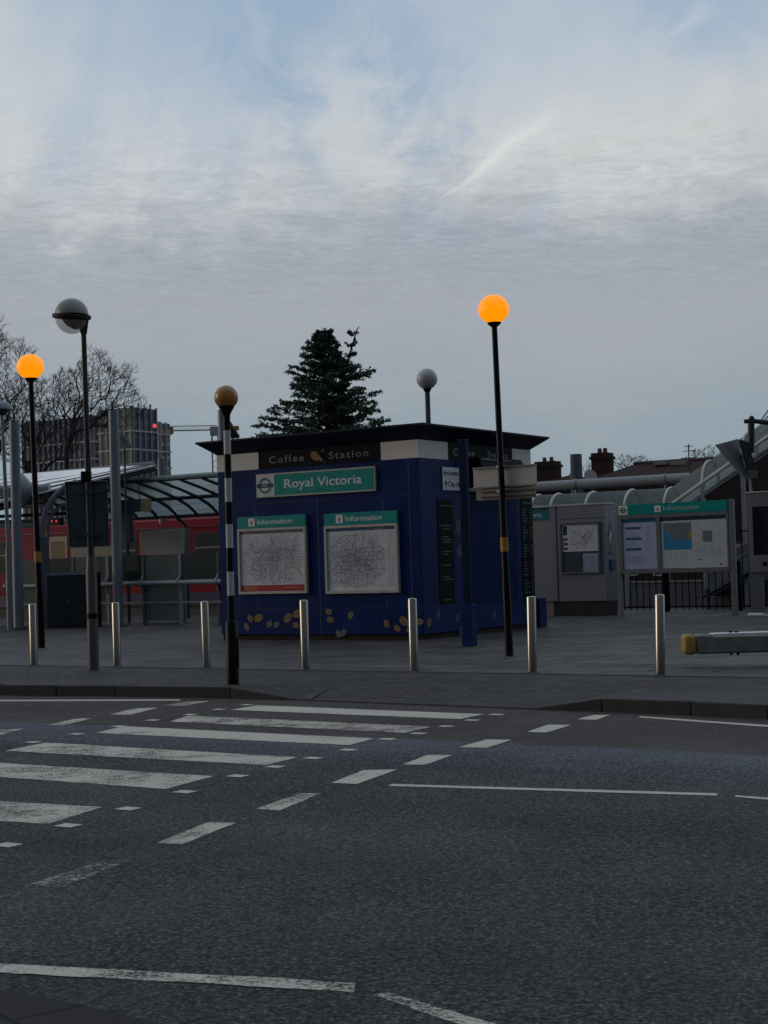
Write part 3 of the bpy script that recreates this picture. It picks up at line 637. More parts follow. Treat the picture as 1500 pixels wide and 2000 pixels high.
# ---- wayfinding sign on the right-hand face
a, z1 = kr(862,912); b = kr(938,912)[0]; z0 = kr(862,957)[1]
S = thing('direction_sign', 'white London and City Hall direction sign behind the blue post', 'sign', O, RZR)
g = MB(); g.box(a, b, -0.03, -0.003, z0, z1); g.build('sign_plate', mat('sign_plate_white',(0.68,0.72,0.76),0.4), S, bevel=0.004)
hz = z1-z0; wl = b-a; nv = mat('sign_navy',(0.01,0.02,0.06),0.5)
g = MB(); g.box(a+0.05,b-0.05,-0.032,-0.0301,z0+hz*0.495,z0+hz*0.505); g.build('divider_line', nv, S)
def arrow(parent, cx, cz, L_, ang, y):
    g = MB(); c, s = math.cos(ang), math.sin(ang)
    P1 = [(-0.5,-0.09),(0.3,-0.09),(0.3,0.09),(-0.5,0.09)]; P2 = [(0.5,0),(0.05,0.42),(-0.12,0.42),(0.22,0.0),(-0.12,-0.42),(0.05,-0.42)]
    for P in (P1,P2): g.prism([(cx+(u*c-w*s)*L_, y, cz+(u*s+w*c)*L_) for u,w in P], (0,-0.002,0))
    g.build('arrow', nv, parent)
ax_ = kr(868,930)[0]; arrow(S, ax_, z0+hz*0.74, 0.17, math.pi, -0.0301); arrow(S, ax_, z0+hz*0.25, 0.17, math.pi/2, -0.0303)
text('London', kr(872.5,930)[0], kr(892.5,930)[0], z0+hz*0.66, hz*0.21, nv, S, y=-0.0305, fatten=0.02)
text('City Hall', kr(872.5,950)[0], kr(902,950)[0], z0+hz*0.17, hz*0.21, nv, S, y=-0.0305, fatten=0.02)
# ---- dark blue post in front of the right-hand face
B = G(917,1262,PZ); pl = plane(B); wd = 0.115
P_ = thing('blue_post', 'dark blue steel post with wide box base in front of the kiosk hatch', 'post', B, RZ)
zt_ = pl(908,1180)[1]; g = MB(); g.box(-0.10,0.11,-0.09,0.09,0,zt_); pbm = mat('post_navy', (0.0008,0.008,0.042), 0.5, 0, 0.3, 3, spec=0.1); g.build('base_box', bluep, P_, bevel=0.01)
g = MB(); zz = pl(904,862)[1]; g.box(-0.07,0.07,-0.06,0.06,zt_,zz); g.build('post_shaft', pbm, P_, bevel=0.008)
g = MB(); g.box(-0.08,0.08,-0.07,0.07,zz,zz+0.03); g.build('post_cap', bluedk, P_, bevel=0.008)
# ================================================================== BOLLARDS
b0 = thing('bollard', '', 'bollard', bpos[0], RZ, 'stainless steel bollards along the kerb')
g = MB(); g.lathe([(0.0625,0.0),(0.0625,0.985),(0.058,0.998),(0.045,1.004),(0.0001,1.006)], 28); g.build('bollard_shaft', steel, b0)
g = MB(); g.lathe([(0.075,0.0),(0.075,0.008),(0.066,0.012)], 28); g.build('base_collar', greyd, b0)
lab = ['steel bollard in front of the left lit beacon pole','steel bollard in front of the thick grey canopy column','steel bollard just left of the striped beacon','steel bollard in front of the two information cases',
       'steel bollard in front of the kiosk corner','steel bollard just right of the black beacon pole with plates','steel bollard by the yellow-ended barrier beam']
for i, p in enumerate(bpos):
    o = b0 if i == 0 else copy_tree(b0); o.location = p; o['label'] = lab[i]
    o.rotation_euler = (random.uniform(-.006,.006), [-0.012,-0.006,-0.008,0.0,0.006,0.016,0.024][i], RZ)
# ================================================================== BEACONS
orange = mat('lit_amber_globe', (0.5,0.12,0.0), 0.4, 0, 0.05, 3, emit=(1.0,0.30,0.0), es=1.0)
amber = mat('unlit_amber_globe', (0.42,0.17,0.022), 0.30, 0, 0.15, 5, coat=0.3)
blk, wht = blackp, mat('beacon_white', (0.45,0.45,0.45), 0.45, 0, 0.12, 8)
B = G(455,1336,PZ); pl = plane(B, 0)
T = thing('belisha_beacon', 'unlit amber beacon on black and white striped pole at the kerb', 'beacon', B, 0, 'belisha beacons')
ys = [720+v/3.227 for v in (295,390,540,690,840,980,1130,1280,1430,1590)]; zs = [pl(448,y)[1] for y in ys]
g = MB()
for k in range(9):
    mi = 0 if k%2 == 0 else 1
    g.lathe([(0.046,zs[k+1]),(0.046,zs[k])], 20, m=mi)
g.build('pole', [blk, wht], T)
g = MB(); g.lathe([(0.080,0),(0.080,zs[9]-0.03),(0.055,zs[9]+0.01)], 24); g.box(0.076,0.084,-0.05,0.05,0.2,0.6); g.build('base_sleeve', blk, T)
zc = pl(439,776)[1]; R = 0.157
g = MB(); g.lathe([(0.046,zs[0]-0.02),(0.052,zs[0]+0.02),(0.105,zc-R*0.78),(0.108,zc-R*0.70)], 24); g.build('globe_holder', blk, T)
g = MB(); g.ball((0,0,zc), R); g.build('globe', amber, T)
T.rotation_euler.y = 0.003
def tall_beacon(base, gx, gy, diam, bandy, label, pr):
    B = G(*base, PZ); pl = plane(B, 0)
    T = thing('belisha_beacon', label, 'beacon', B, 0, 'belisha beacons')
    zc = pl(gx, gy)[1]; R = diam/2*B.y/FPX
    g = MB(); g.lathe([(pr*1.15,0),(pr*1.15,1.1),(pr,1.15),(pr*0.8,zc-R*1.05)], 20); g.build('pole', blk, T)
    g = MB(); g.lathe([(pr*0.85,zc-R*1.15),(R*0.42,zc-R*0.95),(R*0.46,zc-R*0.86)], 24); g.build('globe_holder', blk, T)
    g = MB(); g.ball((0,0,zc), R, q=0.93); g.build('globe', orange, T)
    zz = pl(gx, bandy)[1]; g = MB(); g.lathe([(pr*1.12,zz-0.11),(pr*1.12,zz+0.11)], 20); g.build('yellow_band', mat('band_yellow',(0.42,0.20,0.012),0.5,0,0.3,30), T)
    # the pole leans a touch so that its head stands where the photograph shows it
    tip = D(gx, gy, B.y); T.rotation_euler.y = math.atan2(tip.x-B.x, zc)
    return T, B, zc
TL, BL_, _ = tall_beacon((81,1265), 59, 716, 53, 1088, 'lit orange beacon on plain black pole near the left canopy column', 0.065)
TR, BR_, _ = tall_beacon((995,1281), 964, 604, 61, 1064, 'lit orange beacon on black pole carrying two plates, right of the kiosk', 0.055)
# plates on the right beacon
pl = plane(BR_)
for (nm, lab_, x0, x1, yt, yb, off) in (('sign_plate','larger pale blank-backed plate, upper of two on the black beacon pole',924,1047,914,956,0.07),('sign_plate','lower narrower grey plate with two rails on the black beacon pole',930,1046,957,978,0.08)):
    pp = plane(BR_, RZ, off); a, z1 = pp(x0,yt); b = pp(x1,yt)[0]; z0 = pp(x0,yb)[1]
    S = thing(nm, lab_, 'sign', BR_, RZ, 'plates seen from behind on the beacon pole')
    g = MB(); g.box(a,b,off,off+0.02,z0,z1); g.build('plate', mat('plate_back',(0.50,0.47,0.42),0.5,0.0,0.12,3) if yt < 930 else mat('plate_back_low',(0.30,0.25,0.19),0.42,0.1,0.15,3), S, bevel=0.004)
    rr = [z1-0.015, z0+0.02] if yt < 930 else [z1-0.045, z0+0.045]
    for zz in rr:
        g = MB(); g.box(a+(0.0 if yt<930 else 0.10),b-0.02,off-0.025,off-0.001,zz-0.014,zz+0.014); g.build('rail', greym if yt < 930 else greyd, S, bevel=0.003)
    cx = (pl(978,940)[0])
    g = MB(); g.tube([(cx,-0.0,rr[0]-0.02),(cx,0.0,rr[0]+0.02)],0.068,16); g.build('clamp', greym, S)
# ================================================================== STREET LAMPS
B = G(183,1308,PZ); pl = plane(B, 0)
T = thing('street_lamp', 'tall street lamp with ringed globe head on weathered pole, left of the crossing', 'street lamp', B, 0, 'street lamps')
zc = pl(140,618)[1]; zj = pl(166,640)[1]; gxo = D(140,618,B.y).x - B.x; topx = D(163,640,B.y).x - B.x
R = 33*B.y/FPX
g = MB(); g.lathe([(0.085,0),(0.085,1.5),(0.080,1.53),(0.062,1.75)], 20); g.build('pole_base', galv, T)
g = MB(); g.tube([(0,0,1.7),(topx*0.5,0,(1.7+zj)/2),(topx,0,zj)], [0.055,0.045,0.040], 16); g.build('pole', mat('dark_galvanised',(0.035,0.033,0.030),0.5,0.4,0.3,10), T)
g = MB(); g.ball((gxo,0,zc+0.02), R, a0=0, a1=90); g.build('globe_top', mat('globe_top_grey',(0.30,0.30,0.25),0.35,0,0.15,4), T)
g = MB(); g.ball((gxo,0,zc-0.02), R*0.97, a0=-90, a1=0); g.build('globe_bowl', mat('globe_bowl_clear',(0.62,0.60,0.50),0.22,0,0.3,5,alpha=0.42), T)
g = MB(); g.lathe([(0.02,-0.055),(R*0.9,-0.05),(R*1.12,-0.035),(R*1.15,0),(R*1.12,0.03),(R*0.9,0.045)], 32); o = g.build('ring', mat('lamp_ring',(0.02,0.019,0.018),0.6,spec=0.2), T); o.location = (gxo,0,zc); o.rotation_euler = (math.radians(8),math.radians(5),0)
g = MB(); g.lathe([(0.03,-0.20),(0.14,-0.14),(R*0.80,-0.05)], 24); o = g.build('lamp_gear', MATS['lamp_ring'], T); o.location = (gxo+0.06,0,zc)
g = MB(); g.prism([(gxo+0.0,-0.03,zc-0.03),(gxo+R*1.0,-0.03,zc-0.04),(topx+0.045,-0.03,zj-0.1),(topx-0.03,-0.03,zj-0.12),(gxo+R*0.35,-0.03,zc-R*0.42)], (0,0.06,0)); g.build('lamp_arm', MATS['lamp_ring'], T)
zz = pl(180,1203)[1]; g = MB(); g.lathe([(0.090,zz-0.04),(0.090,zz+0.04)], 20); g.build('pole_band', blackp, T)
zz = pl(180,1108)[1]; g = MB(); g.lathe([(0.064,zz-0.06),(0.064,zz+0.06)], 20); g.build('pole_label', mat('label_white',(0.3,0.29,0.27),0.5), T)
g = MB(); zz = pl(170,932)[1]; g.box(-0.10+topx*0.6,0.05+topx*0.6,-0.06,0.06,zz-0.07,zz+0.09); g.build('pole_bracket', blackp, T, bevel=0.01)
# back of the traffic sign on that pole
LB = B
S = thing('traffic_sign', 'dark slate sign seen from behind on the tall street lamp pole', 'sign', B, 0)
pp = plane(B, 0, 0.08)
def pq(x,y,o=0.08): a,z = pp(x,y); return (a,o,z)
g = MB(); c = [pq(128,942),pq(208,940),pq(213,1066),pq(137,1069)]; g.prism([c[3],c[2],c[1],c[0]], (0,0.025,0)); g.build('plate', darkg, S, bevel=0.004)
g = MB()
for (x0,y0,x1,y1) in ((128,942,137,1069),(208,940,213,1066),(128,942,208,940),(137,1068,213,1065)):
    p, q = Vector(pq(x0,y0,0.07)), Vector(pq(x1,y1,0.07)); g.tube([p,q],0.014,6)
g.build('plate_rim', greyd, S)
for y in (962,1045):
    g = MB(); a, z = pp(148,y); b = pp(203,y)[0]; g.box(a,b,0.055,0.0795,z-0.018,z+0.018); g.build('rail', darkg, S)
    g = MB(); a, z = pp(175,y); g.box(a-0.07,a+0.07,-0.06,0.055,z-0.025,z+0.025); g.build('clamp', greyd, S)
# white globe lamp behind the kiosk
P0 = D(845,1100,36.5); B = Vector((P0.x,P0.y,PZ)); pl = plane(B,0); zc = pl(834,740)[1]
T = thing('street_lamp', 'white globe lamp on dark post rising behind the kiosk roof', 'street lamp', B, 0, 'street lamps')
g = MB(); g.lathe([(0.09,0),(0.09,1.2),(0.07,1.25),(0.06,zc-0.25)], 16); g.build('pole', darkg, T)
g = MB(); g.lathe([(0.06,zc-0.32),(0.10,zc-0.24),(0.12,zc-0.20)], 20); g.build('globe_holder', blackp, T)
g = MB(); g.ball((0,0,zc), 0.25); g.build('globe', lampw, T)
# shallow domed lamp at the left edge
B = G(20,1231,PZ); pl = plane(B,0); zc = pl(4,800)[1]; hx = D(4,800,B.y).x - B.x
T = thing('street_lamp', 'slim grey lamp with shallow domed hood at the far left', 'street lamp', B, 0, 'street lamps')
g = MB(); g.tube([(0,0,0),(0,0,2.2)], 0.085, 14); g.tube([(0,0,2.2),(-0.10,0,zc-0.1)], [0.06,0.045], 14); g.build('pole', greym, T)
g = MB(); g.lathe([(0.30,0.0),(0.27,0.10),(0.17,0.19),(0.0001,0.24)], 28, (hx,0,zc)); g.build('hood', greym, T)
g = MB(); g.lathe([(0.07,-0.16),(0.16,-0.09),(0.27,-0.005)], 24, (hx,0,zc)); g.build('lamp_bowl', darkg, T)
# ================================================================== BARRIER BEAM
B = G(1290,1317,PZ) + U*0.0; P0 = D(1335,1262,20.6)
T = thing('barrier_beam', 'pale horizontal barrier beam with yellow end cap beyond the last bollard', 'barrier', (P0.x,P0.y,PZ), RZ*0.0)
pb = plane((P0.x,P0.y,PZ), 0.0); x0, z1 = pb(1329,1240); _, z0 = pb(1329,1278); x0 -= 0; x1 = 4.2
drop = 0.018
g = MB(); L0 = 0.19
def beam(g, a, b, ins=0.0, tap=0.0):
    za, zb_ = -0.030*a*0, 0
    g.hexa(((a,-0.13+ins+tap,z0+ins+tap),(b,-0.13+ins,z0+ins),(b,0.13-ins,z0+ins),(a,0.13-ins-tap,z0+ins+tap),(a,-0.13+ins+tap,z1-ins-tap),(b,-0.13+ins,z1-ins),(b,0.13-ins,z1-ins),(a,0.13-ins-tap,z1-ins-tap)))
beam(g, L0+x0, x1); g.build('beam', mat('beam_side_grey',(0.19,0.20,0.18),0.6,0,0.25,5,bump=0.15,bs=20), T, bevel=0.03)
g = MB(); g.box(L0+x0+0.22, x1, -0.134, 0.12, z1-0.045, z1+0.010); g.build('lit_top_strip', mat('beam_top_lit',(0.75,0.76,0.75),0.5,0,0.15,4), T, bevel=0.004)  # light on the beam's top, painted as a white strip reaching over the front
g = MB(); beam(g, x0+0.02, L0+x0-0.001, -0.006, 0.0); g.build('end_cap', mat('beam_yellow',(0.42,0.24,0.04),0.55,0,0.35,14,bump=0.2,bs=30), T, bevel=0.05)
g = MB()
for k in (0.04,0.08): g.box(x0+k, x0+k+0.012, -0.139,-0.136, z0+0.02, z1-0.02)
g.build('end_marking', mat('reflective_strip',(0.35,0.30,0.18),0.3), T)
for (k,zz,hh) in ((0.66,z1+0.013,0.03),(0.74,z1+0.013,0.02),(0.66,z0-0.03,0.028),(0.75,z0-0.03,0.028)):
    g = MB(); g.lathe([(0.02,0),(0.02,hh)], 10, (x0+k,-0.04,zz)); g.build('bolt', blackp, T)
g = MB(); g.box(x1-0.25, x1+0.25, -0.22, 0.22, 0, 1.05); g.build('pedestal', greym, T, bevel=0.03)
# ================================================================== LEFT BACKGROUND: cabinet, columns, barrier
B = G(131,1227,PZ); pl = plane(B, 0)
T = thing('utility_cabinet', 'dark two-door utility cabinet beside the street lamp pole', 'cabinet', B, -0.05)
w = 39*B.y/FPX; h = pl(120,1120)[1]
g = MB(); g.box(-w,w,0,0.45,0.03,h-0.05); g.build('cabinet_body', cabg, T, bevel=0.01)
g = MB(); g.hexa(((-w-0.02,-0.03,h-0.05),(w+0.02,-0.03,h-0.05),(w+0.02,0.48,h-0.05),(-w-0.02,0.48,h-0.05),(-w+0.02,0.02,h+0.02),(w-0.02,0.02,h+0.02),(w-0.02,0.44,h+0.02),(-w+0.02,0.44,h+0.02))); g.build('cabinet_lid', mat('lid_paint',(0.035,0.045,0.055),0.5), T)
for s in (-1,1):
    g = MB(); g.box(min(s*0.006,s*(w-0.03)),max(s*0.006,s*(w-0.03)),-0.015,-0.001,0.10,h-0.09); d_ = g.build('door', cabg, T, bevel=0.004)
    if s > 0: g = MB(); g.box(0.03,0.05,-0.03,-0.016,h*0.45,h*0.52); g.build('handle', greym, d_)
g = MB(); g.box(-w+0.02,w-0.02,0.02,0.43,0,0.03); g.build('cabinet_plinth', greyd, T)
B = G(190,1224,PZ); pl = plane(B,0); h = pl(188,1117)[1]
T = thing('meter_post', 'narrow black meter box standing just right of the lamp pole', 'post box', B, 0)
g = MB(); g.box(-0.09,0.09,0,0.22,0,h); g.build('box_body', blackp, T, bevel=0.01); g = MB(); g.box(0.0905,0.11,0.05,0.1,h*0.35,h*0.5); g.build('latch', greyd, T)
def column(base, topy, wpx, label, capd=True):
    B = G(*base, PZ); pl = plane(B, 0); h = pl(base[0]-10, topy)[1]; r = wpx/2*B.y/FPX
    T = thing('canopy_column', label, 'column', B, 0, 'tall grey tubular canopy columns')
    g = MB(); g.lathe([(r,0),(r,h-0.35)], 28); g.build('column_shaft', greym, T)
    g = MB(); g.lathe([(r*1.02,h-0.35),(r*1.02,h-0.33)], 28); g.lathe([(r*0.99,h-0.33),(r*0.99,h)],28); g.build('column_head', greym, T)
    g = MB(); g.lathe([(r*1.5,0),(r*1.5,0.03),(r*1.03,0.04)], 24); g.build('base_plate', greyd, T)
    return T, B, h, r
cL, bL, hL, rL = column((37,1229), 822, 20, 'tall grey canopy column at far left behind the domed lamp')
cR, bR, hR, rR = column((232,1223), 802, 20, 'tall grey canopy column standing clear in front of the train')
P0 = D(315,900,52); B = Vector((P0.x,P0.y,PZ)); 
T = thing('canopy_column', 'short grey column top showing above the glazed canopy', 'column', B, 0, 'tall grey tubular canopy columns')
g = MB(); g.lathe([(0.13,0),(0.13,plane(B,0)(315,898)[1])], 20); g.build('column_shaft', greym, T)
g = MB(); g.lathe([(0.14,0),(0.14,0.02)], 20, (0,0,plane(B,0)(315,898)[1])); g.build('column_head', greym, T)
P0 = D(443,840,39); B = Vector((P0.x,P0.y,PZ))
# reflectors behind the columns
def reflector(B_, pxs, label, depth, post=None):
    P0 = D(*pxs[0], depth); T = thing('flood_reflector', label, 'light reflector', (P0.x,P0.y,P0.z), 0, 'tilted light reflectors')
    q = [D(x,y,depth+0.12*k) - P0 for k,(x,y) in enumerate(pxs)]
    g = MB(); g.prism([tuple(v) for v in q], (0,0.05,0)); g.build('reflector_plate', darkg, T, bevel=0.004)
    g = MB(); g.tube([q[0],q[1]],0.02,6); g.build('reflector_rim', greym, T)
    if post:
        a, b = D(*post[0],depth)-P0, D(*post[1],depth)-P0; g = MB(); g.tube([a,(b.x,b.y,PZ-P0.z)],0.03,8); g.build('stem', greyd, T)
    return T
reflector(bR, [(236,842),(257,873),(254,876),(236,875)], 'small dark reflector beside the clear grey column', 43.0, ((243,876),(244,905)))
reflector(bR, [(449,823),(468,853),(466,856),(446,856)], 'small dark reflector peeping out behind the striped beacon', 44, ((455,856),(456,900)))
P0 = D(439,1000,44.3); B = Vector((P0.x,P0.y,PZ))
T = thing('canopy_column', 'grey column behind the striped beacon at kiosk left edge', 'column', B, 0, 'tall grey tubular canopy columns')
hh = plane(B,0)(438,802)[1]; g = MB(); g.lathe([(0.13,0),(0.13,hh)],24); g.build('column_shaft', greym, T); g = MB(); g.lathe([(0.135,0),(0.135,0.02)],24,(0,0,hh)); g.build('column_head', greym, T)
# barrier with posts, glass, pipe and rail
C0 = G(283,1221,PZ)
bar = thing('platform_barrier', 'grey station barrier of posts, glass panels and a thick tube rail', 'barrier', C0, RZ)
pl = plane(C0); zt0 = pl(283,1083)[1]; zp = pl(283,1139)[1]; zr0 = pl(283,1177)[1]
gl = mat('barrier_glass', (0.10,0.118,0.112), 0.15, 0, 0.15, 2); gl2 = mat('barrier_glass_dark', (0.02,0.028,0.03), 0.12, 0, 0.15, 2)
sp = pl(353,1140)[0]
for k in range(-4,4):
    x = k*sp
    g = MB(); g.box(x-0.05,x+0.05,-0.03,0.03,0,zt0); g.build('post', greym if k%2 else darkg, bar, bevel=0.008)
    g = MB(); g.tube([(x-0.045,-0.06,zp),(x+0.045,-0.06,zp)],0.115,16); g.prism([(x-0.03,-0.03,zp-0.28),(x-0.03,-0.10,zp-0.1),(x-0.03,-0.10,zp+0.1),(x-0.03,-0.03,zp+0.22)],(0.06,0,0)); g.build('pipe_bracket', greym, bar)
    if k < 3:
        lt = (k%2 == 0)
        g = MB(); g.box(x+0.056,x+sp-0.056,-0.008,0.008,zp+0.02 if not lt else 0.12,zt0-0.02 ); g.build('glass_panel', gl if lt else gl2, bar)
g = MB(); g.tube([(-4*sp,-0.10,zp),(3*sp+0.1,-0.10,zp)],0.068,18); g.build('tube_rail', mat('pale_steel_pipe',(0.28,0.31,0.36),0.35,0.2,0.1), bar)
g = MB(); g.box(-4*sp,3*sp,-0.05,-0.031,zr0-0.025,zr0+0.025); g.build('lower_rail', greym, bar)
# grey case back
P0 = G(322,1219,PZ); P0 = P0 + V*1.2
T = thing('poster_case', 'blank rounded grey back of a poster case in front of the red train', 'poster case', P0, RZ)
pl = plane(P0); a, z1 = pl(275,1036); b = pl(368,1031)[0]; z0 = pl(275,1092)[1]
g = MB(); g.box(a,b-0.09,-0.06,0.06,z0,z1); g.build('case_back', mat('case_grey',(0.36,0.35,0.345),0.45,0,0.08,2), T, bevel=0.05)
g = MB(); g.box(b-0.095,b,-0.05,0.07,z0,z1-0.01); g.build('case_side', mat('case_side_grey',(0.13,0.15,0.15),0.5), T, bevel=0.04)
for x in (a+0.15,b-0.25): g = MB(); g.box(x-0.04,x+0.04,-0.03,0.03,-0.0,z0+0.02); g.build('leg', greyd, T)
g = MB(); g.box(a+0.10,b-0.2,-0.02,0.02,0.25,z0-0.02); g.build('lower_panel', gl, T)
# pale low wall panel behind lamp pole
P0 = G(170,1219,PZ) + V*1.5
T = thing('poster_case', 'wide pale case back below the slate traffic sign', 'poster case', P0, RZ)
pl = plane(P0); a, z1 = pl(140,1067); b = pl(226,1064)[0]; z0 = pl(140,1090)[1]
g = MB(); g.box(a,b,-0.05,0.05,z0,z1); g.build('case_back', MATS['case_grey'], T, bevel=0.02)
for x in (a+0.15,b-0.25): g = MB(); g.box(x-0.04,x+0.04,-0.03,0.03,-0.0,z0); g.build('leg', greyd, T)
# ---- long left canopy roof
def slab_world(name, mats, parent, pts, th, ribs=0, ribm=None, base=None):
    q = [Vector(p)-base for p in pts]; g = MB(); g.prism([tuple(v) for v in reversed(q)], (0,0,-th)); o = g.build(name, mats, parent, smooth=False)
    for k in range(ribs):
        t = (k+0.5)/ribs; a, b = q[0].lerp(q[3],t), q[1].lerp(q[2],t)
        g = MB(); g.tube([a+Vector((0,0,0.02)), b+Vector((0,0,0.02))], 0.03, 6); g.build('roof_seam', ribm, o)
P0 = D(100,950,46); B = Vector((P0.x,P0.y,PZ))
T = thing('station_canopy', 'long pale ribbed canopy roof rising to a thin tip above the left columns', 'canopy', B, 0)
roofw = mat('canopy_sheet', (0.90,0.92,0.92), 0.30, 0.65, 0.08, 2, streak=0.2)
slab_world('roof_sheet', roofw, T, [D(-120,1008,42.5), D(304,907.5,43.5), D(300,903.5,45.5), D(-120,938,53)], 0.05, 6, mat('seam_dark',(0.10,0.11,0.12),0.6), B)
slab_world('soffit', greyd, T, [D(-120,1020,42.6), D(304,912,43.5), D(300,908,45.5), D(-120,950,52.9)], 0.12, 0, None, B)
g = MB(); p = Vector(D(-60,960,43.4))-B; q = Vector(D(93,957,43.2))-B; g.tube([p,q],0.165,20); g.build('tube_beam', greym, T)
g = MB(); g.tube([q+Vector((-0.04,0,0)),q+Vector((0.06,0,0))],0.19,20); g.build('beam_end', greym, T)
fl0 = Vector(D(44,958,43.0))-B; g = MB(); g.tube([fl0, fl0+Vector((0.28,0,0))],[0.50,0.17],20); g.build('beam_flange', greym, T)
arc = [D(x,y,42.8)-B for x,y in ((79,1048),(81,1028),(87,1005),(97,984),(110,966),(128,950),(150,941))]
g = MB(); g.tube([(p.x,p.y,p.z) for p in arc], 0.085, 10); g.build('arch_rib', greym, T)
arc2 = [D(x,y,43.2)-B for x,y in ((93,1052),(93,1030),(98,1010),(108,996),(122,986),(140,980))]
g = MB(); g.tube([(p.x,p.y,p.z) for p in arc2], 0.05, 10); g.build('arch_rib', greym, T)
p = arc[0]; g = MB(); g.box(p.x-0.02,p.x+0.22,p.y-0.08,p.y+0.08,0,p.z+0.0); g.build('arch_leg', mat('leg_blue_grey',(0.10,0.125,0.165),0.45), T, bevel=0.01)
for (x0,y0,x1,y1,r,mm) in ((-30,1010,130,1003,0.05,greyd),(-30,1025,90,1022,0.13,roofw),(45,965,92,990,0.03,greyd),(-30,990,100,985,0.09,roofw)):
    g = MB(); g.tube([D(x0,y0,45.5)-B, D(x1,y1,45.2)-B], r, 12); g.build('eaves_tube', mm, T)
# ---- glazed canopy between column and kiosk
C0 = D(270,1000,44.0); C0 = Vector((C0.x,C0.y,PZ)); pl = plane(C0)
T = thing('glazed_canopy', 'green-grey glazed platform canopy with dark curved ribs above the train', 'canopy', C0, RZ)
zt_ = pl(322,936)[1]; prof = [(0.0,zt_),(0.9,zt_-0.20),(1.7,zt_-0.42),(2.2,zt_-0.62),(2.5,zt_-0.80),(2.62,zt_-0.93)]
sp = 0.80; xs = [k*sp for k in range(-6,6)]
def translucent(name, c, alpha, rough=0.3):
    m = mat(name, c, rough, 0, 0.2, 2, alpha=alpha); nt = m.node_tree; b = nt.nodes['Principled BSDF']
    tr = nt.nodes.new('ShaderNodeBsdfTranslucent'); tr.inputs[0].default_value = tuple(min(k*2.6,0.9) for k in c)+(1,)
    mx = nt.nodes.new('ShaderNodeMixShader'); mx.inputs[0].default_value = 0.5; nt.links.new(b.outputs[0], mx.inputs[1]); nt.links.new(tr.outputs[0], mx.inputs[2])
    nt.links.new(mx.outputs[0], nt.nodes['Material Output'].inputs[0]); return m
cg = translucent('canopy_glass_a', (0.22,0.245,0.235), 0.36); cg2 = translucent('canopy_glass_b', (0.18,0.20,0.21), 0.5)
for x in xs:
    g = MB(); g.tube([(x,y,z-0.04) for y,z in prof], [0.05,0.05,0.055,0.055,0.05,0.05], 8); g.build('rib', greyd, T)
for k in range(len(xs)-1):
    for (i0,i1,mm) in ((0,2,cg),(2,5,cg2)):
        g = MB()
        for i in range(i0,i1):
            (y0,z0),(y1,z1) = prof[i], prof[i+1]; a, b = xs[k]+0.05, xs[k+1]-0.05
            g.prism([(a,y0,z0),(b,y0,z0),(b,y1,z1),(a,y1,z1)], (0,0,0.02))
        g.build('glazing', mm, T, smooth=False)
for (y,z,r) in ((0.0,zt_,0.06),(1.7,zt_-0.45,0.06),(2.62,zt_-0.95,0.05)):
    g = MB(); g.tube([(xs[0],y,z),(xs[-1],y,z)], r, 8); g.build('purlin', greyd, T)
g = MB(); g.box(xs[0],xs[-1],-0.10,0.02,zt_-0.02,zt_+0.10); g.build('fascia_strip', cg, T)
for x in (xs[1],xs[5],xs[9]): g = MB(); g.tube([(x,3.0,0),(x,3.0,zt_-1.2),(x+0.05,2.5,zt_-0.95)],0.07,10); g.build('canopy_leg', greyd, T)
# hanging departures box with a tan end
P0 = D(262,988,43.8)
T = thing('hanging_display', 'dark train display box with tan end hanging under the canopy', 'display', P0, RZ)
g = MB(); g.box(-0.85,0.35,-0.12,0.12,-0.17,0.17); g.build('display_case', darkg, T, bevel=0.01)
g = MB(); g.box(0.351,0.55,-0.12,0.12,-0.18,0.18); g.build('case_end', mat('display_tan',(0.42,0.29,0.16),0.5), T, bevel=0.01)
for x in (-0.6,0.2): g = MB(); g.tube([(x,0,0.17),(x,0,0.55)],0.015,6); g.build('hanger', greyd, T)
# camera box in front of the train
P0 = D(248,1030,44.0)
T = thing('help_point', 'grey box unit right of the clear column against the train', 'box unit', P0, RZ)
g = MB(); g.box(-0.14,0.16,-0.1,0.1,-0.43,0.45); g.build('box_body', mat('unit_grey',(0.075,0.085,0.105),0.5), T, bevel=0.01); g = MB(); g.box(-0.04,0.04,-0.03,0.03,-2.7,-0.43); g.build('stem', greyd, T)
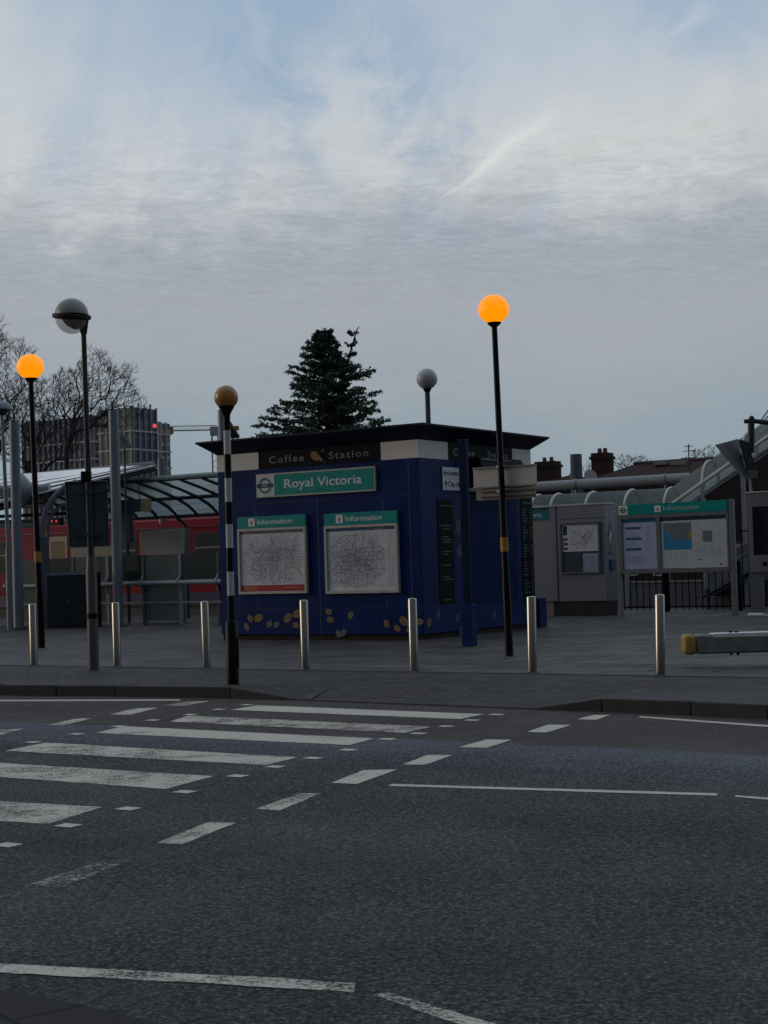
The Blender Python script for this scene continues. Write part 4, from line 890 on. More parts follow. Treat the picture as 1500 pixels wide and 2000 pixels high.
# ================================================================== TRAIN
C0 = D(425,1100,50.5); C0 = Vector((C0.x,C0.y,PZ)); pl = plane(C0)
zroof = pl(425,1007)[1]; zw1, zw0 = pl(425,1038)[1], pl(425,1088)[1]; zbot = pl(425,1197)[1]
tblue = mat('train_blue', (0.012,0.02,0.085), 0.35); troof = mat('train_roof', (0.035,0.04,0.045), 0.6)
tglass = mat('train_glass', (0.02,0.022,0.02), 0.06, 0, 0.2); trim_ = mat('window_trim', (0.008,0.008,0.010), 0.5); barm_ = mat('window_bar', (0.20,0.19,0.16), 0.5)
def car(x0, x1, label, wins, doors):
    T = thing('train_carriage', label, 'train', C0, RZ, 'red carriages of the light rail train')
    g = MB(); pr = [(0,0.30),(0,zroof-0.30),(0.10,zroof-0.07),(0.30,zroof),(2.3,zroof),(2.5,zroof-0.07),(2.6,zroof-0.30),(2.6,0.30)]
    g.prism([(x0,y,z) for y,z in pr], (x1-x0,0,0)); g.build('carriage_body', red, T)
    g = MB(); g.box(x0+0.1,x1-0.1,0.45,2.15,zroof+0.002,zroof+0.16); g.build('roof_unit', troof, T, bevel=0.03)
    g = MB(); g.box(x0,x1,-0.006,0.0,0.32,0.72); g.build('blue_band', tblue, T)
    g = MB(); g.box(x0+0.05,x1-0.05,0.10,2.5,zbot-0.4,0.298); g.build('underframe', troof, T)
    g = MB(); g.box(x0,x1,-0.03,0.03,zroof-0.34,zroof-0.30); g.build('gutter', mat('gutter_red',(0.16,0.02,0.02),0.4), T)
    for (a,b) in wins:
        g = MB(); g.box(a,b,-0.012,-0.001,zw0-0.35,zw1); o = g.build('window', trim_, T, bevel=0.004)
        g = MB(); g.box(a+0.05,b-0.05,-0.016,-0.0125,zw0-0.30,zw1-0.05); g.build('pane', tglass, o)
        g = MB(); g.box(a+0.05,b-0.05,-0.022,-0.0165,zw0+0.30,zw0+0.36); g.build('window_bar', barm_, o)
    for (a,b) in doors:
        g = MB(); g.box(a,b,-0.02,-0.001,0.34,zw1+0.08); o = g.build('door', mat('door_cream',(0.36,0.31,0.22),0.4,0,0.1), T, bevel=0.01)
        g = MB(); g.box(a+0.12,b-0.12,-0.024,-0.0205,zw0+0.05,zw1-0.08); g.build('pane', mat('door_pane_warm',(0.26,0.18,0.09),0.15,0,0.15), o)
def tx(px): return pl(px,1060)[0]
car(tx(86), tx(640), 'red train carriage with dark windows passing behind the barrier, right of the arch', [(tx(379),tx(379)+1.5),(tx(225),tx(268)),(tx(150),tx(205)),(tx(470),tx(510)),(tx(540),tx(600))], [(tx(95),tx(132)),(tx(290),tx(345))])
car(tx(-260), tx(80), 'red train carriage at the far left edge behind the domed lamp', [(tx(-10),tx(22)),(tx(-60),tx(-25))], [(tx(-110),tx(-80))])
T = thing('tail_lights', 'pair of small red lights glowing above the carriage roof', 'lights', D(110,1018,50.5), RZ)
g = MB(); g.box(-0.45,0.25,-0.1,0.1,-0.14,0.12); g.build('light_housing', blackp, T, bevel=0.01)
for x in (-0.09,0.12): g = MB(); g.ball((x,-0.12,0.0),0.028,12); g.build('lamp', mat('red_lamp',(0.5,0.02,0.02),0.3,emit=(1.0,0.06,0.07),es=0.9), T)
# ================================================================== RIGHT SIDE
# ticket machine (two units)
B = G(1142,1203,PZ); pl = plane(B)
tmg = mat('machine_grey', (0.19,0.195,0.235), 0.42, 0.0, 0.08, 2, coat=0.1); tmd = mat('machine_grey_dark', (0.085,0.092,0.105), 0.5, 0, 0.1)
T = thing('ticket_machine', 'grey ticket machine with posted map and dark plinth', 'ticket machine', B, RZ)
a, z1 = pl(1086,990); b = pl(1180,984)[0]; zp_ = pl(1100,1175)[1]; dpth = 0.62
g = MB(); g.box(a,b,0,dpth,zp_,z1-0.0); g.build('machine_body', tmg, T, bevel=0.012)
g = MB(); g.box(a+0.02,b-0.0,0.03,dpth-0.03,0,zp_-0.001); g.build('machine_plinth', mat('plinth_dark',(0.010,0.012,0.017),0.6), T)
g = MB(); g.box(a-0.01,b+0.01,-0.02,dpth,z1+0.001,z1+0.05); g.build('machine_top', mat('machine_top_pale',(0.40,0.41,0.42),0.5), T, bevel=0.01)
zh_ = pl(1100,1014)[1]; g = MB(); g.box(a+0.01,b-0.01,-0.004,-0.0005,zh_-0.008,zh_+0.008); g.build('panel_joint', greyd, T)
c0, zc1 = pl(1094,1022); c1 = pl(1172,1020)[0]; zc0 = pl(1094,1122)[1]
g = MB()
g.box(c0,c1,-0.05,-0.001,zc0,zc0+0.05); g.box(c0,c1,-0.05,-0.001,zc1-0.05,zc1); g.box(c0,c0+0.05,-0.05,-0.001,zc0+0.05,zc1-0.05); g.box(c1-0.05,c1,-0.05,-0.001,zc0+0.05,zc1-0.05)
fr = g.build('case_frame', tmd, T, bevel=0.004)
g = MB(); g.box(c0+0.05,c1-0.05,-0.012,-0.001,zc0+0.05,zc1-0.05); g.build('case_backing', mat('backing_grey',(0.055,0.065,0.075),0.25), T)
m0, mz1 = pl(1098,1026); m1 = pl(1167,1022)[0]; mz0 = pl(1098,1078)[1]
g = MB(); g.box(m0,m1,-0.018,-0.0125,mz0,mz1); po = g.build('map_poster', paper, T)
network_map(po, m0+0.17, m1-0.02, mz0+0.04, mz1-0.03, -0.019, 34, 240, 31)
g = MB(); g.box(m0+0.03,m0+0.14,-0.021,-0.0185,mz1-0.26,mz1-0.03); g.build('poster_block', navy, po)
for k in range(3): g = MB(); g.box(m0+0.03,m0+0.15,-0.021,-0.0185,mz1-0.40-k*0.12,mz1-0.34-k*0.12); g.build('poster_block', mat('poster_maroon',(0.12,0.02,0.04),0.5), po)
n0, nz1 = pl(1139,1081); n1 = pl(1168,1080)[0]; nz0 = pl(1139,1118)[1]
g = MB(); g.box(n0,n1,-0.018,-0.0125,nz0,nz1); po = g.build('notice', mat('notice_blue_white',(0.30,0.37,0.45),0.4), T)
dashes(po,'notice_marks',n0+0.03,n1-0.03,nz0+0.04,nz1-0.05,-0.019,10,mapc[3],12,cols=2)
# right flank graphics: diamond and card reader
def flank(name, pts2, mt, parent, x, th=0.004):
    g = MB(); g.prism([(x,y,z) for y,z in pts2], (th,0,0)); return g.build(name, mt, parent, smooth=False)
y0_, y1_ = 0.12, 0.50; zc_ = pl(1188,1043)[1]
flank('diamond_sign', [((y0_+y1_)/2,zc_-0.36),(y1_,zc_-0.02),((y0_+y1_)/2,zc_+0.34),(y0_,zc_-0.02)], navy, T, b+0.001)
flank('diamond_inner', [((y0_+y1_)/2-0.02,zc_-0.28),(y1_-0.09,zc_-0.0),((y0_+y1_)/2+0.02,zc_+0.12),(y0_+0.05,zc_-0.12)], mat('diamond_white',(0.45,0.48,0.5),0.4), T, b+0.0052)
g = MB(); g.box(b+0.001,b+0.02,0.14,0.44,zc_-0.50,zc_-0.44); g.build('label_strip', ink, T)
g = MB(); g.box(b+0.001,b+0.05,0.20,0.46,pl(1188,1114)[1],pl(1188,1092)[1]); g.build('card_reader', mat('reader_blue',(0.01,0.09,0.28),0.35), T, bevel=0.01)
B2 = B - U*0.0
T = thing('ticket_booth', 'narrow grey booth with teal header tucked beside the kiosk', 'booth', B, RZ)
a2_, z1 = pl(1040,993); a_ = a-0.015; zq = pl(1060,1175)[1]; zh1 = pl(1060,994)[1]; zh0 = pl(1060,1015)[1]
g = MB(); g.box(a_-1.05,a_,0.06,dpth,zq,z1); g.build('booth_body', mat('booth_grey',(0.24,0.235,0.245),0.5,0,0.08), T, bevel=0.01)
g = MB(); g.box(a_-0.17,a_-0.001,-0.02,0.0595,zq,z1); g.build('corner_pillar', tmg, T, bevel=0.01)
g = MB(); g.box(a_-1.05,a_-0.18,0.035,0.0595,zh0,zh1+0.03); hd = g.build('header', mat('teal_header',(0.01,0.16,0.19),0.4), T)
text('Tickets', a_-1.02, a_-0.44, zh0+0.08, 0.12, whitet, hd, y=0.034)
g = MB(); g.box(a_-1.1,a_+0.0,-0.04,dpth,z1+0.001,z1+0.06); g.build('booth_top', MATS['machine_top_pale'], T, bevel=0.01)
g = MB(); g.box(a_-0.62,a_-0.20,0.10,dpth-0.05,0,zq-0.001); g.build('booth_leg', mat('leg_tan',(0.28,0.22,0.17),0.6), T)
g = MB(); g.box(a_-1.05,a_-0.63,0.10,dpth-0.05,0,zq-0.001); g.box(a_-0.195,a_,0.10,dpth-0.05,0,zq-0.001); g.build('booth_plinth', MATS['plinth_dark'], T)
# double information board
B = G(1323,1202,PZ); pl = plane(B)
T = thing('information_board', 'wide two-bay information board on grey posts with teal header', 'information board', B, RZ)
fg = mat('board_frame_grey', (0.14,0.15,0.165), 0.45, 0.0, 0.1, 4); fs = mat('board_frame_pale', (0.20,0.20,0.21), 0.45)
x0, zT = pl(1206,990); x1, _ = pl(1424,979); zH = pl(1206,1009)[1]; zBt = pl(1206,1121)[1]
for (xx, w_, mm) in ((x0,0.11,fs),(x1+0.05,0.13,fg)):
    g = MB(); g.box(xx-w_/2,xx+w_/2,-0.06,0.06,0,zT+0.05); g.build('post', mm, T, bevel=0.01)
xa, xb = x0+0.06, x1-0.02
g = MB(); g.box(xa,xb,-0.075,0.05,zH+0.02,zT+0.04); hd = g.build('header', teal, T, bevel=0.006)
xm0, xm1 = pl(1284,1060)[0], pl(1292,1060)[0]
g = MB(); g.box(xa,xb,-0.07,0.05,zBt,zBt+0.10); g.box(xa,xb,-0.07,0.05,zH-0.07,zH+0.018); g.box(xa,xa+0.07,-0.07,0.05,zBt+0.10,zH-0.07); g.box(xb-0.05,xb,-0.07,0.05,zBt+0.10,zH-0.07); g.box(xm0,xm1,-0.07,0.05,zBt+0.10,zH-0.07)
g.build('board_frame', fg, T, bevel=0.005)
pz0, pz1 = zBt+0.11, zH-0.08
g = MB(); g.box(xa+0.075,xm0-0.005,-0.04,0.0,pz0,pz1); po = g.build('poster', mat('timetable_paper',(0.42,0.47,0.62),0.3,0,0.06), T)
pa, pb = xa+0.075, xm0-0.005; ph = pz1-pz0
g = MB(); g.box(pa,pb,-0.043,-0.0402,pz1-0.09,pz1); g.build('poster_heading', mat('timetable_blue',(0.01,0.09,0.20),0.4), po)
for k in range(3): g = MB(); g.box(pa+0.08,pa+(pb-pa)*0.55,-0.043,-0.0402,pz1-0.26-k*0.265,pz1-0.20-k*0.265); g.build('timetable_bar', MATS['timetable_blue'], po)
dashes(po,'timetable_marks',pa+0.08,pb-0.35,pz0+0.42,pz1-0.30,-0.0406,17,mapc[1],4); dashes(po,'timetable_marks',pb-0.28,pb-0.08,pz0+0.4,pz1-0.2,-0.0406,16,mapc[1],9)
dashes(po,'timetable_marks',pa+0.06,pb-0.08,pz0+0.12,pz0+0.34,-0.0406,6,mapc[3],10,fill=(0.7,1))
g = MB(); g.box(xm1+0.005,xb-0.055,-0.04,0.0,pz0,pz1); po = g.build('poster', mat('local_map_paper',(0.52,0.55,0.57),0.3,0,0.05), T)
pa, pb = xm1+0.005, xb-0.055; pw = pb-pa
g = MB(); g.box(pa,pb,-0.043,-0.0402,pz1-0.085,pz1); g.build('poster_heading', nv, po)
g = MB(); ax0, ax1, az0, az1 = pa+0.07, pa+pw*0.47, pz0+ph*0.36, pz1-0.14
g.box(ax0,ax1,-0.042,-0.0402,az0,az1); am = g.build('area_map', mat('map_land',(0.12,0.17,0.19),0.5,0,0.3,14), po)
g = MB(); g.face([(ax0,-0.0424,az0),(ax1,-0.0424,az0),(ax1,-0.0424,az0+(az1-az0)*0.35),(ax0+(ax1-ax0)*0.45,-0.0424,az0+(az1-az0)*0.42),(ax0+(ax1-ax0)*0.12,-0.0424,az0+(az1-az0)*0.75),(ax0,-0.0424,az0+(az1-az0)*0.85)]); g.build('map_water', mat('map_water',(0.02,0.24,0.42),0.4), am)
network_map(am, ax0-0.01, ax1+0.01, az0+(az1-az0)*0.25, az1+0.01, -0.0426, 22, 120, 44, 'map_streets')
g = MB(); g.face([(ax1-0.10,-0.0438,az0+(az1-az0)*0.45),(ax1-0.01,-0.0438,az0+(az1-az0)*0.45),(ax1-0.01,-0.0438,az0+(az1-az0)*0.65),(ax1-0.08,-0.0438,az0+(az1-az0)*0.62)]); g.build('map_highlight', mat('map_yellow',(0.30,0.27,0.05),0.5), am)
dashes(po,'map_index',pa+0.09,pa+pw*0.44,pz0+0.18,pz0+ph*0.33,-0.0406,12,mapc[2],14,cols=5)
g = MB(); bx = pa+pw*0.64; bz = pz0+ph*0.50; g.box(bx,bx+0.24,-0.042,-0.0402,bz,bz+0.27); g.build('spider_hub', mat('hub_grey',(0.13,0.17,0.20),0.5,0,0.2,20), po)
g = MB(); rnd = random.Random(5)
for k in range(9):
    t = k/9*2*math.pi+0.2; p = Vector((bx+0.12,0,bz+0.135)); d_ = Vector((math.cos(t),0,math.sin(t)))
    q = [p+d_*0.13, p+d_*rnd.uniform(0.28,0.40)]; e = q[1]+Vector((0.13*(1 if d_.x>0 else -1),0,rnd.choice([-0.05,0,0.08])))
    for u_, w_ in ((q[0],q[1]),(q[1],e)):
        n_ = Vector((-(w_-u_).z,0,(w_-u_).x)).normalized()*0.005
        P4 = [u_-n_,w_-n_,w_+n_,u_+n_]
        if all(pa < p_.x < pb and pz0 < p_.z < pz1-0.1 for p_ in P4): g.face([(p_.x,-0.0412-0.0001*k,p_.z) for p_ in P4])
g.build('spider_lines', mapc[1], po, smooth=False)
dashes(po,'map_marks',pa+pw*0.55,pb-0.08,pz0+0.25,pz0+ph*0.42,-0.0408,9,mapc[2],15,cols=4)
g = MB(); g.box(pa+pw*0.55,pa+pw*0.63,-0.042,-0.0402,pz0+0.19,pz0+0.215); g.box(pb-0.2,pb-0.15,-0.042,-0.0402,pz0+0.05,pz0+0.10); g.build('map_key', ink, po)
g = MB(); hh = zT-zH; sq = hh*0.95; g.box(xa,xa+sq*1.05,-0.079,-0.0755,zH+0.03,zH+0.03+sq); rp_ = g.build('roundel_panel', whitet, hd)
roundel(rp_, xa+sq*0.52, zH+0.03+sq*0.5, sq*0.33, -0.0792, mat('ring_dark',(0.03,0.06,0.08),0.4), ink)
ibx = pl(1281,1000)[0]; ibadge(hd, ibx, zH+0.07, (pl(1293,1000)[0]-ibx)*0.98, -0.0755)
text('Information', pl(1298,1000)[0], pl(1368,1000)[0], zH+0.10, sq*0.5, mat('pale_teal_text',(0.40,0.52,0.50),0.5), hd, y=-0.0757, fatten=0.004)
# screen totem
B = G(1480,1203,PZ); pl = plane(B)
T = thing('screen_totem', 'grey customer screen totem with blank dark display at right edge', 'screen', B, RZ)
x0, zT = pl(1461,964); zB = pl(1461,1119)[1]; x1 = x0+1.15
g = MB(); g.box(x0,x1,-0.10,0.12,zB,zT); g.build('screen_case', fg, T, bevel=0.015)
g = MB(); g.box(x0-0.02,x1+0.02,-0.12,0.14,zT+0.001,zT+0.035); g.build('case_top', MATS['machine_top_pale'], T, bevel=0.008)
a, b = pl(1472,990), pl(1472,1084); g = MB(); g.box(a[0],x1-0.12,-0.106,-0.1005,b[1],a[1]); g.build('display_screen', glassd, T)
k_ = pl(1497,1101); g = MB(); g.lathe([(0.05,0),(0.05,0.02)],16,(0,0,0)); o = g.build('speaker_grille', blackp, T); o.rotation_euler.x = math.pi/2; o.location = (k_[0],-0.10,k_[1])
g = MB(); g.box(-0.14,0.16,-0.05,0.07,0.0,zB-0.001); g.build('totem_stem', mat('stem_grey',(0.09,0.10,0.115),0.5), T, bevel=0.01)
g = MB(); g.tube([(-0.19,-0.12,0.035),(0.19,-0.12,0.035)],0.04,10); g.box(-0.20,0.20,-0.15,0.12,0,0.03); g.build('base_cushion', mat('base_white',(0.7,0.7,0.7),0.6), T, bevel=0.008)
# slim white pole and reflector head over the totem
P0 = G(1466,1198,PZ); P0 = P0+V*0.8; B = P0; pl = plane(B,0)
T = thing('reflector_lamp', 'large grey tilted reflector head on a slim pale pole above the totem', 'light reflector', B, 0)
zz = pl(1466,930)[1]; zx = pl(1466,900)[1]; xo = D(1464,930,B.y).x-B.x
g = MB(); g.tube([(0,0,0),(xo,0,zz+0.1)],0.035,10); g.build('pole', mat('pale_pole',(0.32,0.31,0.31),0.5), T)
q = [D(x,y,B.y+dz)-B for x,y,dz in ((1396,869,-0.5),(1441,857,0.2),(1447,860,0.3),(1468,922,0.15),(1460,934,-0.1),(1450,933,-0.3))]
g = MB(); g.prism([tuple(v) for v in (q[0],q[1],q[4],q[5])], (0.03,0.12,0)); g.build('reflector_plate', mat('reflector_grey',(0.095,0.10,0.115),0.45), T, bevel=0.006)
q = [D(x,y,B.y-0.05)-B for x,y in ((1444,858),(1459,862),(1481,921),(1462,922))]
g = MB(); g.prism([tuple(v) for v in q], (0,0.14,0)); g.build('reflector_housing', mat('housing_dark',(0.035,0.037,0.045),0.5), T, bevel=0.006)
q = [D(x,y,B.y-0.1)-B for x,y in ((1461,919),(1481,919),(1480,933),(1463,935))]; g = MB(); g.prism([tuple(v) for v in q], (0,0.16,0)); g.build('housing_foot', fg, T, bevel=0.006)
a_, b_ = D(1467,884,B.y)-B, D(1467,818,B.y)-B
g = MB(); g.tube([a_,b_],0.085,14); g.build('mast_head', mat('mast_dark',(0.02,0.022,0.026),0.5), T)
c_ = D(1457,823,B.y)-B; g = MB(); g.ball(tuple(c_),0.06,12); g.ball(tuple(D(1468,817,B.y)-B),0.07,12); g.build('mast_knuckle', MATS['mast_dark'], T)
e_ = D(1560,832,B.y)-B; g = MB(); g.tube([b_+Vector((0,0,-0.05)),e_],0.06,10); g.build('mast_arm', MATS['mast_dark'], T)
for (p1,p2) in (((1483,826),(1530,760)),((1488,826),(1540,770))):
    g = MB(); g.tube([D(*p1,B.y)-B, D(*p2,B.y)-B],0.016,6); g.build('stay', darkg, T)
# black railings
B = G(1210,1198,PZ) + V*1.0; pl = plane(B)
T = thing('black_railings', 'black vertical bar railings behind the information board', 'railings', B, RZ)
zt_ = pl(1450,1035)[1]; x1 = pl(1560,1190)[0]; zt_ = min(zt_,2.3); zl = pl(1210,1186)[1]
n = int((x1+0.3)/0.185)
for k in range(n+1):
    x = -0.3+k*0.185; g = MB(); g.box(x-0.011,x+0.011,-0.011,0.011,0.04,zt_-0.05); g.build('bar', blackp, T)
g = MB(); g.box(-0.3,x1,-0.02,0.02,zl-0.02,zl+0.02); g.build('rail', blackp, T); g = MB(); g.box(-0.3,x1,-0.02,0.02,zt_-0.05,zt_-0.01); g.build('rail', blackp, T)
for px in (1302,1445): x = pl(px,1180)[0]; g = MB(); g.box(x-0.06,x+0.06,-0.06,0.06,0,zt_*0.62); g.build('post', blackp, T, bevel=0.01)
# low walls behind, stair flight, white markers
B = G(1210,1198,PZ)+V*4.5; pl = plane(B)
lw = mat('concrete_blue_grey', (0.105,0.115,0.14), 0.75, 0, 0.18, 2, bump=0.1, bs=15)
T = thing('low_wall', 'low blue-grey concrete wall behind the black railings', 'wall', B, RZ)
zw_ = pl(1230,1140)[1]; g = MB(); g.box(-6,7.5,0,0.3,-0.1,zw_); g.build('wall_body', lw, T, bevel=0.01); g = MB(); g.box(-6.02,7.52,-0.03,0.33,zw_+0.001,zw_+0.06); g.build('coping', mat('coping_grey',(0.16,0.18,0.20),0.7), T, bevel=0.01)
B = B - V*0.9; pl = plane(B)
T = thing('stair_flight', 'grey stair flight climbing right behind the railings', 'stairs', B, RZ)
def PL(px,py): a_,z_ = pl(px,py); return (a_,0,z_)
s0 = [PL(1373,1164),PL(1470,1112),PL(1620,1030),PL(1620,975),PL(1455,1060),PL(1373,1105)]
g = MB(); g.prism(s0,(0,0.05,0)); g.build('stair_side', lw, T)
g = MB(); g.tube([PL(1371,1166),PL(1480,1108),PL(1620,1032)],0.045,8); g.build('stringer', mat('stringer_dark',(0.02,0.022,0.028),0.5), T)
for j,(p1,p2) in enumerate((((1373,1128),(1600,1005)),((1373,1108),(1600,985)))):
    g = MB(); g.tube([PL(*p1),PL(*p2)],0.02,6); g.build('handrail', greym, T)
steps = MB()
for k in range(12):
    x,_,z = PL(1373+k*9,1163-k*4.9); steps.box(x,x+0.32,0.06,1.2,z-0.02,z+0.03)
steps.build('treads', lw, T)
for i,(px,lab_) in enumerate(((1235,'white plastic marker post behind the left bay of the board'),(1315,'white plastic marker post behind the right bay of the board'))):
    P0 = G(px,1198,PZ)+V*2.4; pl = plane(P0,0); T = thing('marker_post', lab_, 'marker post', P0, 0, 'white marker posts')
    z0, z1 = pl(px,1152)[1], pl(px,1100)[1]; g = MB(); g.box(-0.06,0.06,-0.03,0.03,z0,z1); g.build('marker_sleeve', mat('marker_white',(0.33,0.33,0.34),0.5), T, bevel=0.006)
    g = MB(); g.box(-0.03,0.05,-0.02,0.02,0,z0-0.001); g.build('marker_stem', greyd, T)
P0 = G(1450,1198,PZ)+V*3.0; pl = plane(P0,0)
T = thing('garden_shrub', 'straggly yellow-green shrub seen between railings and totem', 'shrub', P0, 0)
g = MB(); g.tube([(0,0,0),(0.05,0,1.2),(0,0,2.0)],[0.05,0.035,0.015],6); g.build('trunk', mat('twig_brown',(0.05,0.035,0.02),0.8), T)
g = MB(); rnd = random.Random(3)
for k in range(700):
    t = rnd.random()*6.28; r = rnd.random()**0.5*0.75; c = Vector((r*math.cos(t), r*math.sin(t)*0.5, 1.15+rnd.uniform(-0.5,0.85)))
    a = Vector((rnd.uniform(-1,1),rnd.uniform(-1,1),rnd.uniform(-1,1))).normalized()*0.055; b = a.cross(Vector((rnd.uniform(-1,1),0.4,rnd.uniform(-1,1)))).normalized()*0.03
    g.face((c-a,c-b,c+a,c+b), rnd.randrange(2))
g.build('foliage', [mat('leaf_yellow_green',(0.10,0.095,0.02),0.6), mat('leaf_green_dark',(0.03,0.045,0.02),0.6)], T, smooth=False)
# pipe and barrel-vault glass canopy with inclined continuation
P0 = D(1200,945,47.5); B = Vector((P0.x,P0.y,PZ)); pl = plane(B)
T = thing('overhead_pipe', 'thick pale grey overhead pipe beyond the glass canopy', 'pipe', B, RZ)
a_, z_ = pl(1200,942); xL, xR = pl(1000,950)[0], pl(1348,936)[0]
g = MB(); g.tube([(xL,0,z_),(xR,0,z_)],0.155,20); g.build('pipe_body', mat('pipe_grey',(0.24,0.26,0.28),0.45,0.0,0.1,3), T)
for px in (1125,1300): x = pl(px,940)[0]; g = MB(); g.tube([(x-0.05,0,z_),(x+0.05,0,z_)],0.175,20); g.tube([(x,0,z_-0.1),(x,0,0)],0.05,8); g.build('pipe_support', greym, T)
P0 = D(1230,985,45.0); B = Vector((P0.x,P0.y,PZ)); pl = plane(B)
T = thing('glass_walkway_canopy', 'barrel-vaulted glass walkway canopy with pale hoops, turning uphill at right', 'canopy', B, RZ)
zt_ = pl(1235,958)[1]; R = 0.62; zc = zt_-R
gls = translucent('vault_glass', (0.20,0.22,0.21), 0.22, 0.15); hoop = mat('hoop_pale', (0.62,0.62,0.58), 0.4)
bend = pl(1313,960)[0]
def vault(xa, za, xb, zb_, name='vault_glass_pane'):
    g = MB(); n = 10
    for k in range(n):
        t0, t1 = math.pi*k/n, math.pi*(k+1)/n
        g.prism([(xa,-R*math.cos(t0),za+R*math.sin(t0)),(xb,-R*math.cos(t0),zb_+R*math.sin(t0)),(xb,-R*math.cos(t1),zb_+R*math.sin(t1)),(xa,-R*math.cos(t1),za+R*math.sin(t1))],(0,0,0.012))
    return g.build(name, gls, T)
hx = [bend-1.12*k for k in range(6)][::-1]
hx = [pl(p,970)[0] for p in (950,1000,1053,1092,1160,1236,1313)]
for k in range(len(hx)-1): vault(hx[k]+0.01, zc, hx[k+1]-0.01, zc)
slope = 0.60
inc = [bend+1.17*k for k in range(0,7)]
for k in range(6): vault(inc[k]+0.01, zc+slope*(inc[k]-bend), inc[k+1]-0.01, zc+slope*(inc[k+1]-bend))
for x in hx + inc[1:]:
    z0 = zc + (slope*(x-bend) if x > bend else 0)
    g = MB(); g.tube([(x,-(R+0.015)*math.cos(t),z0+(R+0.015)*math.sin(t)) for t in [math.pi*k/14 for k in range(15)]],0.045,8); g.build('hoop', hoop, T)
for s in (-1,1):
    g = MB(); g.tube([(hx[0],s*R,zc),(bend,s*R,zc),(inc[-1],s*R,zc+slope*(inc[-1]-bend))],0.06,8); g.build('side_rail', hoop if s<0 else greym, T)
g = MB(); g.tube([(bend-0.3,-R,zc-0.55),(inc[-1],-R,zc-0.55+slope*(inc[-1]-bend))],0.05,8); g.build('under_rail', greyd, T)
for x in [hx[1],hx[3],hx[5]]+inc[1:3]:
    z0 = zc + (slope*(x-bend) if x > bend else 0); g = MB(); g.box(x-0.05,x+0.05,-R-0.05,-R+0.05,0,z0); g.build('canopy_leg', greym, T)
# ================================================================== BUILDINGS, RIGHT
brk = brickmat('house_brick', (0.045,0.028,0.024),(0.032,0.021,0.019),(0.03,0.028,0.026),0.23,0.075,vertical=True,big=0.3)
tile = brickmat('roof_tile', (0.052,0.022,0.016),(0.034,0.017,0.013),(0.012,0.008,0.007),0.28,0.16,vertical=True,big=0.35,bump=0.8)
def house(label, px0, px1, yridge, yeave, Y, chim, hip=0.0, depth=8.0, slope_px=0, wins=()):
    c = D((px0+px1)/2, 1100, Y); B = Vector((c.x,c.y,PZ)); pl = plane(B,RZ)
    T = thing('brick_house', label, 'house', B, RZ, 'brick houses behind the station')
    x0, ze = pl(px0,yeave); x1 = pl(px1,yeave)[0]; zr_ = plane(B,RZ,3.0)((px0+px1)/2,yridge)[1]
    g = MB(); g.box(x0,x1,0,depth,-0.1,ze); g.build('wall', brk, T)
    g = MB(); yr = 3.0
    A = [(x0-0.3,-0.35,ze-0.08),(x1+0.3,-0.35,ze-0.08),(x1+0.3,depth+0.35,ze-0.08),(x0-0.3,depth+0.35,ze-0.08)]; R1, R2 = (x0-0.3+hip,yr,zr_),(x1+0.3-hip,yr,zr_)
    g.face((A[0],A[1],R2,R1)); g.face((A[2],A[3],R1,R2)); g.face((A[1],A[2],R2)); g.face((A[3],A[0],R1)); g.face((A[3],A[2],A[1],A[0]))
    ro = g.build('roof', tile, T, smooth=False)
    g = MB(); g.tube([R1,R2],0.11,8); g.build('ridge_tiles', mat('ridge_red',(0.06,0.024,0.018),0.8), ro)
    for (pxa,pxb,ya,yb) in chim:
        pc = plane(B,RZ,2.6); a_, zt1 = pc(pxa,ya); b_ = pc(pxb,ya)[0]; zb1 = pc(pxa,yb)[1]
        g = MB(); g.box(a_,b_,2.2,3.0,zb1-0.8,zt1); co = g.build('chimney', brk, ro, bevel=0.01)
        g = MB(); g.box(a_-0.06,b_+0.06,2.14,3.06,zt1-0.30,zt1-0.16); g.build('chimney_band', brk, co)
        for k in range(2): g = MB(); g.lathe([(0.11,0),(0.09,0.22)],10,(a_+(b_-a_)*(0.35+0.35*k),2.6,zt1)); g.build('chimney_pot', mat('pot_clay',(0.10,0.05,0.035),0.8), co)
    for (wa,wb,ya,yb) in wins:
        a_, z1_ = pl(wa,ya); b_, _ = pl(wb,ya); z0_ = pl(wa,yb)[1]
        g = MB(); g.box(a_,b_,-0.03,-0.001,z0_,z1_); wo = g.build('window', mat('sash_white',(0.35,0.35,0.35),0.5), T)
        g = MB(); g.box(a_+0.08,b_-0.08,-0.045,-0.031,z0_+0.08,z1_-0.08); g.build('pane', glassd, wo)
    return T, B, ro
house('low brick house with wide chimney just right of the kiosk roof', 1000, 1128, 931, 953, 74, [(1050,1089,903,935)], hip=2.0, wins=((1080,1095,1100,1140),))
T, B, ro = house('long brick terrace with rust tiled roof and tall chimney above the glass canopy', 1165, 1425, 903, 935, 66, [(1161,1191,886,935)], hip=0.8, wins=((1225,1245,1080,1125),(1275,1292,1080,1125),(1340,1360,1060,1110)))
for (xa,xb) in ((1283,1308),(1316,1345)):
    pc = plane(B,RZ,2.4); a_, z1_ = pc(xa,905); b_ = pc(xb,905)[0]
    g = MB(); g.box(a_,b_,2.0,2.6,z1_-0.1,z1_+0.10); g.build('roof_panel', mat('roof_panel_grey',(0.20,0.21,0.22),0.4), ro)
pc = plane(B,RZ,1.0); a_, z_ = pc(1347,935); g = MB(); g.tube([(a_,1.0,z_-0.3),(a_,1.0,z_+1.5)],0.03,6)
for k,w_ in ((0.6,0.45),(0.9,0.35),(1.2,0.25),(1.4,0.2)): g.tube([(a_-w_,1.0,z_+k),(a_+w_,1.0,z_+k)],0.018,5)
g.build('aerial', greyd, ro)
